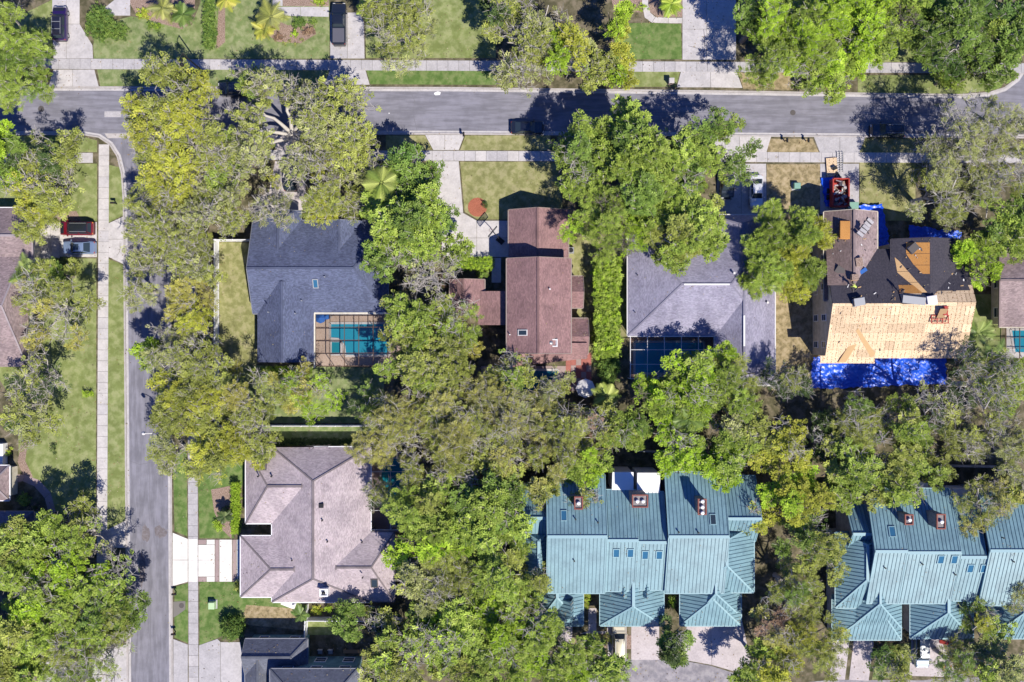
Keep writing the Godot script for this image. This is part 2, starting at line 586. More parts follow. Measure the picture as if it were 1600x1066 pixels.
# chimney whose top shows at px, py
func chimney(home: Node3D, px: float, py: float, w: float, d: float, y0: float, y1: float, mat: Material, caps: int, cap_mat: Material, long_way := true) -> void:
	var p := P(px, py, y1)
	var st := mb()
	box(st, Vector3(p.x, (y0 + y1) * .5, p.z), Vector3(w, y1 - y0, d))
	var c := obj("chimney", st, mat, home)
	st = mb()
	for s in [-1, 1]:
		box(st, p + Vector3(s * (w * .5 + .02), .05, 0), Vector3(.16, .26, d + .2))
		box(st, p + Vector3(0, .05, s * (d * .5 + .02)), Vector3(w - .12, .26, .16))
	obj("chimney_rim", st, M.chimney_red if mat == M.siding else mat, c)
	for k in caps:
		var off := (k - (caps - 1) * .5) * .75
		var q := p + (Vector3(off, 0, 0) if long_way else Vector3(0, 0, off))
		st = mb(true)
		cyl(st, q, q + Vector3.UP * .3, .16, .16, 12)
		cyl(st, q + Vector3.UP * .3, q + Vector3.UP * .42, .27, .22, 14)
		obj("flue_cap", st, cap_mat, c)

func sheet(home: Node, called: String, poly: Array, pl: Plane, off: float, mat: Material, thick := .015) -> MeshInstance3D:
	var up := pl.normal if pl.normal.y > 0 else -pl.normal
	var pts := []
	for q in poly: pts.append(hit(q[0], q[1], pl) + up * off)
	var st := mb()
	slab(st, pts, thick)
	return obj(called, st, mat, home)

# sheets laid side by side in staggered rows on a rectangular slope
func sheets(home: Node, called: String, f: Array, w: float, h: float, mats: Array, from_v := 0.0, to_v := 99.0) -> void:
	var o: Vector3 = f[0]
	var ud: Vector3 = (f[1] - o).normalized()
	var wide: float = (f[1] - o).length()
	var vd: Vector3 = (f[3] - o).normalized()
	var deep: float = minf((f[3] - o).length(), to_v)
	var nn := ud.cross(vd)
	if nn.y < 0: nn = -nn
	var v := from_v
	var row := 0
	while v < deep - .1:
		var hh := minf(h, deep - v)
		var u := -w * .5 * (row % 2)
		while u < wide - .1:
			var u0 := maxf(u, 0)
			var u1 := minf(u + w, wide)
			if u1 - u0 > .1:
				var lift := rng.randf_range(.012, .022)
				put(called, unit_box, mats[rng.randi() % mats.size()], home, Transform3D(Basis(ud * (u1 - u0 - .03), nn * .03, vd * (hh - .03)), o + ud * (u0 + u1) * .5 + vd * (v + hh * .5) + nn * lift))
			u += w
		v += h
		row += 1

# ---------- plants ----------
# a leafy twig along +x: leaves on both sides of a curved stem
func make_sprig(n: int, length: float, width: float, reach: float, spread: float, droop: float, sdv: int) -> Mesh:
	var r := RandomNumberGenerator.new()
	r.seed = sdv
	var st := mb()
	for k in n:
		var t := .08 + .92 * (k + r.randf()) / n
		var p := Vector3(reach * t, -droop * t * t * reach + r.randf_range(-.3, .3) * spread, r.randf_range(-1, 1) * spread * sin(PI * (.12 + .8 * t)))
		var along := Vector3(r.randf_range(.1, 1.1), r.randf_range(-.25, .3) - droop * .5, signf(p.z) * r.randf_range(.0, 1.1) + r.randf_range(-.3, .3)).normalized()
		var up := (Vector3.UP + Vector3(r.randf_range(-.55, .55), 0, r.randf_range(-.55, .55))).normalized()
		var side := along.cross(up).normalized()
		up = side.cross(along)
		var l := length * r.randf_range(.65, 1.25)
		var w := width * r.randf_range(.7, 1.2)
		var m := p + along * l * .45 - up * l * .04
		tri(st, p, m + side * w * .5 + up * w * .12, p + along * l)
		tri(st, p, p + along * l, m - side * w * .5 + up * w * .12)
	return mesh_of(st)

const HUES := {
	"bright": [.29, .37, .065, .19, .27, .05, .42, .48, .12], "green": [.19, .275, .055, .125, .2, .045, .29, .37, .1], "dark": [.075, .115, .035, .05, .085, .026, .13, .17, .06],
	"olive": [.32, .34, .08, .22, .25, .06, .44, .45, .14], "grey": [.33, .34, .13, .23, .25, .09, .46, .45, .21], "tan": [.4, .37, .11, .28, .28, .08, .5, .46, .18],
	"yellow": [.42, .42, .06, .3, .33, .05, .52, .48, .1], "lime": [.34, .48, .04, .25, .38, .035, .45, .55, .08], "ochre": [.46, .41, .1, .34, .32, .08, .54, .47, .18],
	"deep": [.11, .19, .045, .08, .14, .03, .17, .25, .06], "rust": [.3, .18, .14, .22, .14, .1, .38, .26, .19]}

func hue(kind: String, r: RandomNumberGenerator) -> Color:
	var h: Array = HUES[kind]
	var t := r.randf()
	var i := 3 if t < .35 else (6 if t > .7 else 0)
	var f := r.randf()
	var c := Color(lerpf(h[0], h[i], f), lerpf(h[1], h[i + 1], f), lerpf(h[2], h[i + 2], f))
	c.r *= .94
	c.b *= .9
	return c * r.randf_range(.87, 1.2)

func scatter(called: String, parent: Node, sprig: Mesh, where: Array, tints: Array) -> MultiMeshInstance3D:
	var mm := MultiMesh.new()
	mm.transform_format = MultiMesh.TRANSFORM_3D
	mm.use_colors = true
	mm.mesh = sprig
	mm.instance_count = where.size()
	for i in where.size():
		mm.set_instance_transform(i, where[i])
		mm.set_instance_color(i, tints[i])
	var o := MultiMeshInstance3D.new()
	o.multimesh = mm
	o.set_meta("kind", "stuff")
	o.material_override = M.leaf
	o.name = called
	parent.add_child(o, true)
	return o

var shape_noise := FastNoiseLite.new()

# a tree whose crown shows at px, py with a radius of rp pixels
func tree(px: float, py: float, rp: float, h: float, kind: String, second: String, dens: float, label: String, opt := {}) -> void:
	var r := RandomNumberGenerator.new()
	r.seed = int(px * 7 + py * 131)
	var hc := h * .72
	var base := P(px, py, hc)
	base.y = 0
	var rad := rp * S * (1.0 - hc / H)
	var stretch := Vector2(opt.get("sx", 1.0), opt.get("sz", 1.0))
	var o := thing(opt.get("name", "tree"), label, "tree", base, 0.0, opt.get("group", ""))
	var bare: bool = dens < .55
	var bark: Material = M.pale_bark if (bare or kind in ["grey", "tan", "olive"]) else M.bark
	var lean := Vector3(r.randf_range(-.08, .08) * rad, 0, r.randf_range(-.08, .08) * rad)
	var fork := lean + Vector3(0, h * r.randf_range(.26, .36), 0)
	var tr: float = (.12 + h * .018) * opt.get("thick", 1.0)
	var st := mb(true)
	tube(st, [Vector3(0, -.1, 0), Vector3(0, .25, 0) + lean * .1, fork * .6 + Vector3(0, 0, 0), fork], tr * 1.5, tr * .8, 7)
	var limbs := []
	var nm := 5 + int(rad > 5) + int(rad > 8) * 2
	for k in nm:
		var a := TAU * (k + r.randf_range(-.25, .25)) / nm
		var d := rad * r.randf_range(.5, .72)
		var end := Vector3(cos(a) * d * stretch.x, h * r.randf_range(.62, .82), sin(a) * d * stretch.y)
		var pts := []
		for i in 7:
			var t := i / 6.0
			var q := fork.lerp(end, t)
			q.y = lerpf(fork.y, end.y, pow(t, .7))
			q += Vector3(r.randf_range(-1, 1), r.randf_range(-.5, .5), r.randf_range(-1, 1)) * rad * .035 * sin(t * PI)
			pts.append(q)
		tube(st, pts, tr * .62, tr * .2, 6)
		limbs.append(pts)
	obj("trunk", st, bark, o)
	# boughs of foliage over the crown's dome; each is a cluster of leafy tufts on branches from the nearest limb
	var bst := mb(true)
	var where := []
	var tints := []
	var sprig: Mesh = sprigs[opt.get("sprig", ["oak", "oak", "broad", "fine"][int(px + py) % 4])]
	var size: float = opt.get("size", 1.0)
	var nb := clampi(int(rad * rad * .42) + 5, 5, 44)
	var seedx := r.randf() * 1000.0
	for k in nb:
		var u := sqrt((k + .35) / nb)
		var a := k * 2.39996 + r.randf_range(-.55, .55)
		var full: bool = opt.get("full", false)
		var edge := 1.04 if full else .93 + .5 * shape_noise.get_noise_2d(seedx + cos(a) * 14.0, sin(a) * 14.0) + r.randf_range(-.1, .08)
		var br := clampf(rad * .3, .8, 2.0) * r.randf_range(.6, 1.2) * (1.35 if full else 1.0)
		var d := maxf(rad * u * edge - br * .35, 0.0)
		var bc := Vector3(cos(a) * d * stretch.x, h * (.56 + .26 * sqrt(maxf(0.0, 1.0 - u * u))) + r.randf_range(-.14, .11) * h, sin(a) * d * stretch.y) + lean
		var from: Vector3 = fork
		var best := 1e9
		for pts in limbs:
			for i in range(2, 7):
				var dd: float = pts[i].distance_squared_to(bc) + (4.0 if pts[i].y > bc.y else 0.0)
				if dd < best:
					best = dd
					from = pts[i]
		if u < opt.get("hollow", 0.0): continue
		var low := bc - Vector3(0, br * .55, 0)
		tube(bst, [from, from.lerp(low, .5) + Vector3(r.randf_range(-.3, .3), r.randf_range(-.1, .4), r.randf_range(-.3, .3)) * br, low], tr * .26, .05, 4)
		var hs := kind if r.randf() > .36 else second
		var tone := r.randf_range(.8, 1.2)
		var dead: bool = r.randf() < opt.get("dead", .32 if bark == M.pale_bark else .12) and not full
		var nl := int(br * br * (3.6 if full else 2.6)) + 3
		var tw := int(opt.get("twigs", 7 if bare else (4 if bark == M.pale_bark else 2)))
		if dead: tw = 7
		for q in nl:
			var v := sqrt((q + .4) / nl)
			var b := q * 2.39996 + r.randf_range(-.5, .5)
			var lc := bc + Vector3(cos(b) * v * br, br * (.55 * sqrt(maxf(0.0, 1.0 - v * v)) + r.randf_range(-.22, .16)), sin(b) * v * br)
			if shape_noise.get_noise_3d(lc.x * 9.0 + seedx, lc.y * 6.0, lc.z * 9.0) < (-2.0 if full else -.34): continue
			var lr := r.randf_range(.42, .8)
			tube(bst, [low, low.lerp(lc, .55) + Vector3(r.randf_range(-.12, .12), r.randf_range(0, .2), r.randf_range(-.12, .12)), lc], .05, .018, 3)
			for j in tw:
				var dir := Vector3(r.randfn(), absf(r.randfn()) * .6 + .15, r.randfn()).normalized()
				tube(bst, [lc, lc + dir * lr * .6 + Vector3(r.randf_range(-.1, .1), 0, r.randf_range(-.1, .1)), lc + dir * lr * r.randf_range(1.1, 1.9)], .04, .016, 3)
			var ltone := tone * r.randf_range(.85, 1.15)
			var n := int((dens if not dead else .12) * lr * lr * 38.0 / (size * size) + r.randf())
			for j in n:
				var dir := Vector3(r.randfn(), r.randfn() * .4 + .3, r.randfn()).normalized()
				var side := dir.cross(Vector3.UP)
				side = side.normalized() if side.length() > .05 else Vector3.BACK
				var up := side.cross(dir)
				var s := size * r.randf_range(.7, 1.15)
				where.append(Transform3D(Basis(dir * s, up * s, side * s).rotated(dir, r.randf_range(-.45, .45)), lc + dir * lr * r.randf_range(.05, .55)))
				tints.append(hue(hs, r) * ltone)
	obj("branches", bst, M.pale_bark if r.randf() < .75 else bark, o)
	if where.size(): scatter("crown", o, sprig, where, tints)

# a bush or a clipped hedge: foliage filling a rounded or boxy volume on stems
func bush(px: float, py: float, wx: float, wz: float, h: float, kind: String, label: String, opt := {}) -> void:
	var r := RandomNumberGenerator.new()
	r.seed = int(px * 17 + py * 311)
	var base := P(px, py, h * .7)
	base.y = 0
	var boxy: bool = opt.get("boxy", false)
	var o := thing(opt.get("name", "shrub"), label, opt.get("category", "hedge" if boxy else "shrub"), base, deg_to_rad(opt.get("turn", 0.0)), opt.get("group", ""))
	var hx := wx * S * .5
	var hz := wz * S * .5
	var st := mb()
	for k in clampi(int((hx + hz) * 1.6), 3, 14):
		var f := Vector3(r.randf_range(-.75, .75) * hx, 0, r.randf_range(-.75, .75) * hz)
		tube(st, [f * .6, f * .8 + Vector3(0, h * .45, 0), f + Vector3(0, h * .8, 0)], .04, .015, 4)
	obj("stems", st, M.bark, o)
	var size: float = opt.get("size", .6)
	var n := int(opt.get("dens", 1.0) * 4.0 * hx * hz * (22.0 if boxy else 8.0) / (size * size) * (.6 + .25 * h))
	var where := []
	var tints := []
	var second: String = opt.get("second", kind)
	for j in n:
		var q: Vector3
		if boxy:
			q = Vector3(r.randf_range(-1, 1) * hx, h * (1.0 - pow(r.randf(), 2.2) * .95), r.randf_range(-1, 1) * hz)
			q.y *= 1.0 - .1 * r.randf()
		else:
			var d := Vector3(r.randfn(), absf(r.randfn()) + .05, r.randfn()).normalized() * pow(r.randf(), .3)
			var lump := .85 + .3 * shape_noise.get_noise_2d(px * 3 + d.x * 40, py * 3 + d.z * 40)
			q = Vector3(d.x * hx * lump, h * (.12 + .8 * d.y * lump), d.z * hz * lump)
		var tilt := Basis(Vector3(r.randfn(), 0.001, r.randfn()).normalized(), r.randf_range(0, .6))
		tilt = tilt * Basis(Vector3.UP, r.randf() * TAU) * Basis(Vector3.BACK, r.randf_range(.0, 1.1))
		where.append(Transform3D(tilt.scaled(Vector3.ONE * size * r.randf_range(.7, 1.2)), q))
		tints.append(hue(kind if r.randf() > .35 else second, r))
	scatter("foliage", o, sprigs[opt.get("sprig", "oak")], where, tints)

var frond_mesh := {}

func make_frond(length: float, width: float, droop: float) -> Mesh:
	var st := mb()
	var n := 20
	var spine := func(t: float) -> Vector3: return Vector3(length * t * (1.0 - .12 * t), length * (.34 * t - droop * t * t), 0)
	for k in n:
		var t := .12 + .88 * k / n
		var p: Vector3 = spine.call(t)
		var w := width * sin(PI * pow(t, .75)) + .06
		for s in [-1, 1]:
			var tip := p + Vector3(w * .55, -w * .35, s * w)
			var e := Vector3(.035 + .02 * width, 0, 0)
			tri(st, p - e, p + e, tip)
	for k in 6:
		var a: Vector3 = spine.call(k / 6.0)
		var b: Vector3 = spine.call((k + 1) / 6.0)
		bar(st, a, b, .035, .03)
	return mesh_of(st)

func palm(px: float, py: float, rp: float, h: float, kind: String, label: String, opt := {}) -> void:
	var r := RandomNumberGenerator.new()
	r.seed = int(px * 3 + py * 71)
	var base := P(px, py, h)
	base.y = 0
	var o := thing(opt.get("name", "palm_tree"), label, opt.get("category", "palm"), base)
	var st := mb(true)
	var top := Vector3(r.randf_range(-.2, .2), h, r.randf_range(-.2, .2))
	tube(st, [Vector3(0, -.1, 0), top * .5, top], .17, .12, 8)
	obj("trunk", st, M.bark, o)
	var length := rp * S * 1.12
	var key := "%0.1f" % length
	if not frond_mesh.has(key): frond_mesh[key] = [make_frond(length, length * .24, .42), make_frond(length * .9, length * .24, .62), make_frond(length * .8, length * .26, .2)]
	var n := int(opt.get("n", 15))
	for k in n:
		var mat_key := kind + str(k % 3)
		if not M.frond.has(mat_key):
			var h3: Array = HUES[kind]
			var i := (k % 3) * 3
			var m := flat(lin(h3[i], h3[i + 1], h3[i + 2]), .45)
			m.backlight_enabled = true
			m.backlight = Color(.4, .4, .2)
			M.frond[mat_key] = m
		var b := Basis(Vector3.UP, k * 2.39996 + r.randf_range(-.2, .2)) * Basis(Vector3(0, 0, 1), r.randf_range(-.5, .45))
		put("frond", frond_mesh[key][k % 3], M.frond[mat_key], o, Transform3D(b.scaled(Vector3.ONE * r.randf_range(.8, 1.08)), top))

# ---------- vehicles ----------
const CARS := {   # length, width, then along the car from the nose (0) to the tail (1): glass base front, roof front, roof rear, glass base rear; heights: hood, belt, roof, tail
	"sedan": [4.6, 1.82, .27, .42, .7, .88, .82, .92, 1.42, .95], "suv": [4.75, 1.92, .24, .37, .9, .965, 1.0, 1.08, 1.72, 1.06],
	"pickup": [5.9, 2.02, .25, .35, .56, .6, 1.12, 1.2, 1.88, 1.2], "coupe": [4.5, 1.84, .3, .46, .64, .86, .8, .9, 1.34, .92]}

func car_ring(w: float, y: float, z: float, f: float) -> Array:
	return [Vector3(-w * .94, .24, z), Vector3(-w, .42, z), Vector3(-w, y * .72, z), Vector3(-w * .965, y * .93, z), Vector3(-w * f, y, z), Vector3(w * f, y, z), Vector3(w * .965, y * .93, z), Vector3(w, y * .72, z), Vector3(w, .42, z), Vector3(w * .94, .24, z)]

func car(px: float, py: float, turn: float, kind: String, paint: Color, label: String, opt := {}) -> Node3D:
	var c: Array = CARS[kind]
	var L: float = c[0]
	var w: float = c[1] * .5
	var p := P(px, py, .8)
	p.y = opt.get("y", .14)
	var category: String = {"sedan": "car", "coupe": "car", "suv": "car", "pickup": "pickup truck"}[kind]
	var o := thing("pickup_truck" if kind == "pickup" else "parked_car", label, category, p, deg_to_rad(turn), "parked vehicles")
	var m := car_paint(paint)
	var z := func(t: float) -> float: return (t - .5) * L
	var rings := []
	for q in [[0.0, .74, .62], [.012, .86, .74], [.045, .94, .86], [.1, .985, .95], [c[2] - .02, 1.0, 1.0], [.5, 1.0, 1.0]]:
		rings.append(car_ring(w * q[1], lerpf(c[6] * .8, c[6] if q[0] < .2 else c[7], clampf(q[2], 0, 1)) * (q[2] if q[0] < .02 else 1.0), z.call(q[0]), .84))
	for q in [[.9 if kind != "suv" else .93, 1.0, 1.0], [.955, .965, .99], [.985, .9, .93], [1.0, .8, .78]]:
		rings.append(car_ring(w * q[1], (c[9] if kind != "suv" else c[7]) * q[2], z.call(q[0]), .86))
	if kind == "pickup":
		rings.insert(6, car_ring(w, c[7], z.call(.6), .84))
	var st := mb()
	loft(st, rings)
	obj("body", st, m, o)
	# cabin
	var y0: float = c[7] - .02
	var y1: float = c[8]
	var wb := w * .86
	var wr := w * .7
	var f0 := Vector3(wb, y0, z.call(c[2]))
	var f1 := Vector3(wr, y1 - .05, z.call(c[3]))
	var r1 := Vector3(wr, y1 - .06, z.call(c[4]))
	var r0 := Vector3(wb, y0, z.call(c[5]))
	var mir := Vector3(-1, 1, 1)
	st = mb()
	loft(st, [[f0 * mir, f0, r0, r0 * mir], [f1 * mir, f1, r1, r1 * mir]])
	obj("cabin", st, m, o)
	st = mb(true)
	var nx := 6
	var nz := 6
	var crown := func(u: float, v: float) -> Vector3: return Vector3(lerpf(-wr, wr, u), lerpf(f1.y, r1.y, v) + .055 * (1.0 - pow(2 * u - 1, 4)) * (1.0 - pow(2 * v - 1, 4)), lerpf(f1.z, r1.z, v))
	for i in nx:
		for j in nz:
			quad(st, crown.call(i / 6.0, j / 6.0), crown.call((i + 1) / 6.0, j / 6.0), crown.call((i + 1) / 6.0, (j + 1) / 6.0), crown.call(i / 6.0, (j + 1) / 6.0))
	obj("roof_panel", st, car_paint(opt.roof) if opt.has("roof") else m, o)
	var pane := func(called: String, q: Array) -> void:
		var mid: Vector3 = (q[0] + q[1] + q[2] + q[3]) * .25
		var n: Vector3 = (q[1] - q[0]).cross(q[2] - q[0]).normalized()
		if n.dot(mid - Vector3(0, y0 - .3, (f0.z + r0.z) * .5)) < 0: n = -n
		var g := mb()
		var v := []
		for k in 4: v.append(q[k].lerp(mid, .1) + n * .012)
		var u := []
		for k in 4: u.append(q[k].lerp(mid, .1) - n * .01)
		loft(g, [u, v])
		obj(called, g, M.pane, o)
	pane.call("windshield", [f0 * mir, f0, f1, f1 * mir])
	pane.call("rear_window", [r0 * mir, r0, r1, r1 * mir])
	for s in [Vector3.ONE, mir]:
		var a := f0.lerp(r0, .52)
		var b := f1.lerp(r1, .5)
		pane.call("side_window", [f0 * s, a * s, b * s, f1 * s])
		pane.call("side_window", [a * s, r0 * s, r1 * s, b * s])
	st = mb()
	var hl: float = (c[2] - .075) * L
	loft(st, [ring(Vector3(0, c[6] + .0, z.call(.055) + hl * .5), w * 1.62, hl, 0, 0), ring(Vector3(0, c[6] + .02, z.call(.055) + hl * .5), w * 1.58, hl - .05, .01, .01)])
	obj("hood", st, car_paint(opt.hood) if opt.has("hood") else m, o)
	if kind == "sedan" or kind == "coupe":
		st = mb()
		loft(st, [ring(Vector3(0, c[9], z.call(.935)), w * 1.6, L * .09, 0, 0), ring(Vector3(0, c[9] + .02, z.call(.935)), w * 1.56, L * .08, .01, .01)])
		obj("trunk_lid", st, m, o)
	for s in [-1, 1]:
		for t in [.17, .83 if kind != "sedan" else .81]:
			var at := Vector3(s * (w - .13), .34, z.call(t))
			st = mb(true)
			cyl(st, at - Vector3(.11, 0, 0), at + Vector3(.12, 0, 0), .34, .34, 18)
			var wheel := obj("wheel", st, M.rubber, o)
			st = mb()
			cyl(st, at + Vector3(s * .115, 0, 0), at + Vector3(s * .135, 0, 0), .22, .2, 12)
			obj("rim", st, M.grey_metal, wheel)
		st = mb()
		cbox(st, Vector3(s * w * .68, c[6] * .74, z.call(.028)), Vector3(.34, .14, .2), .03)
		obj("headlight", st, M.off_white, o)
		st = mb()
		cbox(st, Vector3(s * w * .76, c[9] * .8, z.call(.978)), Vector3(.24, .26, .14), .03)
		obj("taillight", st, M.red_paint if not opt.has("lamp") else opt.lamp, o)
		st = mb()
		cbox(st, Vector3(s * (w + .09), y0 + .08, z.call(c[2] + .035)), Vector3(.24, .16, .14), .04)
		obj("side_mirror", st, m, o)
	for e in [.008, .99]:
		st = mb()
		cbox(st, Vector3(0, .42, z.call(e)), Vector3(w * 1.6, .22, .14), .04)
		obj("bumper", st, M.black if kind != "sedan" else m, o)
	if opt.has("rails"):
		for s in [-1, 1]:
			st = mb()
			bar(st, Vector3(s * wr * .86, y1 + .05, f1.z + .15), Vector3(s * wr * .86, y1 + .05, r1.z - .1), .05, .05)
			obj("roof_rail", st, M.grey_metal, o)
		if opt.rails > 1:
			for k in 2:
				st = mb()
				bar(st, Vector3(-wr * .9, y1 + .09, lerpf(f1.z, r1.z, .3 + .4 * k)), Vector3(wr * .9, y1 + .09, lerpf(f1.z, r1.z, .3 + .4 * k)), .07, .04)
				obj("crossbar", st, M.grey_metal, o)
	if opt.has("sunroof"):
		st = mb()
		cbox(st, Vector3(0, y1 + .005, lerpf(f1.z, r1.z, .25)), Vector3(wr * 1.3, .02, .75), .005)
		obj("sunroof", st, M.pane, o)
	if kind == "pickup":
		st = mb()
		cbox(st, Vector3(0, c[7] + .02, z.call(.79)), Vector3(w * 1.6, .07, L * .33), .02)
		obj("bed_cover", st, flat(lin(.1, .1, .13), .6), o)
	return o

# ---------- people ----------
# one surface over joints: [a, b, radius a, radius b, colour]
func figure(called: String, limbs: Array, parent: Node, cell := .028) -> MeshInstance3D:
	var lo := Vector3.ONE * 1e9
	var hi := -lo
	for l in limbs:
		for k in 2:
			lo = lo.min(l[k] - Vector3.ONE * (l[2 + k] + .06))
			hi = hi.max(l[k] + Vector3.ONE * (l[2 + k] + .06))
	var n := Vector3i((hi - lo) / cell) + Vector3i.ONE * 2
	var f := PackedFloat32Array()
	f.resize(n.x * n.y * n.z)
	var who := PackedInt32Array()
	who.resize(f.size())
	for i in n.x:
		for j in n.y:
			for k in n.z:
				var p := lo + Vector3(i, j, k) * cell
				var d := 1e9
				var best := 1e9
				var w := 0
				for q in limbs.size():
					var l: Array = limbs[q]
					var ab: Vector3 = l[1] - l[0]
					var t := clampf((p - l[0]).dot(ab) / maxf(ab.length_squared(), 1e-6), 0, 1)
					var x := p.distance_to(l[0] + ab * t) - lerpf(l[2], l[3], t)
					if x < best:
						best = x
						w = q
					var hh := clampf(.5 + .5 * (d - x) / .035, 0, 1)
					d = lerpf(d, x, hh) - .035 * hh * (1 - hh)
				f[(i * n.y + j) * n.z + k] = d
				who[(i * n.y + j) * n.z + k] = w
	var st := mb(true)
	var made := {}
	var verts := []
	var tint := []
	for i in n.x - 1:
		for j in n.y - 1:
			for k in n.z - 1:
				var sum := Vector3.ZERO
				var cnt := 0
				for e in [[0, 0, 0, 1, 0, 0], [0, 1, 0, 1, 1, 0], [0, 0, 1, 1, 0, 1], [0, 1, 1, 1, 1, 1], [0, 0, 0, 0, 1, 0], [1, 0, 0, 1, 1, 0], [0, 0, 1, 0, 1, 1], [1, 0, 1, 1, 1, 1], [0, 0, 0, 0, 0, 1], [1, 0, 0, 1, 0, 1], [0, 1, 0, 0, 1, 1], [1, 1, 0, 1, 1, 1]]:
					var a := f[((i + e[0]) * n.y + j + e[1]) * n.z + k + e[2]]
					var b := f[((i + e[3]) * n.y + j + e[4]) * n.z + k + e[5]]
					if (a < 0) != (b < 0):
						var t := a / (a - b)
						sum += Vector3(i + lerpf(e[0], e[3], t), j + lerpf(e[1], e[4], t), k + lerpf(e[2], e[5], t))
						cnt += 1
				if cnt:
					made[(i * n.y + j) * n.z + k] = verts.size()
					verts.append(lo + sum / cnt * cell)
					tint.append(limbs[who[(i * n.y + j) * n.z + k]][4])
	var face := func(a: int, b: int, c: int, d: int, flip: bool) -> void:
		var q := [made[a], made[b], made[c], made[d]]
		if flip: q.reverse()
		for t in [0, 1, 2, 0, 2, 3]:
			st.set_color(tint[q[t]])
			st.add_vertex(verts[q[t]])
	var X := n.y * n.z
	var Y := n.z
	for i in range(1, n.x - 1):
		for j in range(1, n.y - 1):
			for k in range(1, n.z - 1):
				var c := i * X + j * Y + k
				var s := f[c] < 0
				if s != (f[c + X] < 0): face.call(c - Y - 1, c - 1, c, c - Y, s)
				if s != (f[c + Y] < 0): face.call(c - X - 1, c - X, c, c - 1, s)
				if s != (f[c + 1] < 0): face.call(c - X - Y, c - Y, c, c - X, s)
	st.index()
	return obj(called, st, M.body, parent)

func person(at: Vector3, turn: float, bend: float, shirt: Color, trousers: Color, hat: Color, label: String) -> void:
	var o := thing("person", label, "person", at, deg_to_rad(turn))
	var skin := Color(.36, .2, .13)
	var hip := Vector3(0, .92, .12 * bend)
	var fwd := Vector3(0, cos(bend), -sin(bend))
	var chest := hip + fwd * .42
	var neck := hip + fwd * .56
	var head := neck + (fwd + Vector3(0, .25, 0)).normalized() * .19
	var limbs := [[hip + Vector3(0, .02, 0), hip + fwd * .22, .15, .145, shirt], [hip + fwd * .22, chest, .145, .165, shirt], [neck - fwd * .04, head - fwd * .04, .06, .06, skin], [head, head + fwd * .05, .098, .088, skin], [head + Vector3(0, -.02, -.09), head + Vector3(0, -.03, -.11), .018, .015, skin]]
	for s in [-1, 1]:
		var sh: Vector3 = chest + Vector3(s * .19, 0, 0) + fwd * .05
		var el := sh + Vector3(s * .1, -.27, -.06 - .1 * bend)
		var wr := el + Vector3(-s * .02, -.2, -.15)
		limbs.append_array([[chest + Vector3(s * .08, 0, 0), sh, .12, .075, shirt], [sh, el, .068, .05, shirt], [el, wr, .044, .032, skin]])
		for k in 4:
			var kn := wr + Vector3((k - 1.5) * .021, -.07, -.055)
			limbs.append_array([[wr, kn, .02, .014, skin], [kn, kn + Vector3(0, -.05 + .006 * absf(k - 1.2), -.012), .012, .01, skin]])
		limbs.append([wr, wr + Vector3(-s * .05, -.04, -.05), .016, .012, skin])
		var kn2 := Vector3(s * .13, .49, -.05 - .05 * s)
		var an := Vector3(s * .14, .09, .02 - .06 * s)
		limbs.append_array([[hip + Vector3(s * .08, -.02, 0), kn2, .098, .066, trousers], [kn2, an, .062, .045, trousers], [an - Vector3(0, .03, 0), an + Vector3(0, -.05, -.15), .046, .036, Color(.06, .045, .035)]])
	figure("body", limbs, o)
	var st := mb(true)
	var up: Vector3 = (fwd + Vector3(0, .25, 0)).normalized()
	var x := Vector3.RIGHT
	var zz := x.cross(up)
	loft(st, [round_ring(head + up * .03, .17, 14, x, zz), round_ring(head + up * .045, .13, 14, x, zz), round_ring(head + up * .1, .11, 14, x, zz), round_ring(head + up * .14, .06, 14, x, zz)])
	obj("hat", st, flat(hat, .6), o)

# ---------- the ground ----------
func ribbon(path: Array, w: float, side: float, y0: float, y1: float) -> SurfaceTool:
	var st := mb()
	var rings := []
	for i in path.size():
		var a := P(path[maxi(i - 1, 0)][0], path[maxi(i - 1, 0)][1])
		var b := P(path[mini(i + 1, path.size() - 1)][0], path[mini(i + 1, path.size() - 1)][1])
		var n := (b - a).normalized().cross(Vector3.UP)
		var c := P(path[i][0], path[i][1]) + n * side
		rings.append([c - n * w * .5 + Vector3.UP * y0, c - n * w * .5 + Vector3.UP * y1, c + n * w * .5 + Vector3.UP * y1, c + n * w * .5 + Vector3.UP * y0])
	loft(st, rings)
	return st

func walkway(called: String, label: String, a: Array, b: Array, wpx: float, y: float, mats: Array, step := 1.52) -> void:
	var o := thing(called, label, "sidewalk", Vector3.ZERO, 0, "", "structure")
	var p := P(a[0], a[1])
	var q := P(b[0], b[1])
	var d := (q - p).normalized()
	var n := int((q - p).length() / step)
	var x := d
	var z := x.cross(Vector3.UP)
	var m := int(rng.randi())
	for k in n:
		var mat: Material = mats[0] if rng.randf() < .68 else mats[rng.randi() % mats.size()]
		put("slab", unit_box, mat, o, Transform3D(Basis(x * (step - .035), Vector3.UP * y, z * wpx * S), p + d * (k + .5) * step + Vector3(0, y * .5 + rng.randf_range(0, .006), 0)))

func drive(called: String, label: String, polys: Array, mat: Variant, y := .125) -> void:
	var o := thing(called, label, "driveway", Vector3.ZERO, 0, "", "structure")
	for k in polys.size():
		var p2 := PackedVector2Array()
		for q in polys[k]:
			var v := P(q[0], q[1])
			p2.append(Vector2(v.x, v.z))
		if Geometry2D.is_polygon_clockwise(p2): p2.reverse()
		for part in Geometry2D.offset_polygon(p2, -.022):
			var st := mb()
			prism_xz(st, part, 0.0, y + (k % 3) * .0015)
			obj("slab", st, mat[k % mat.size()] if mat is Array else mat, o)

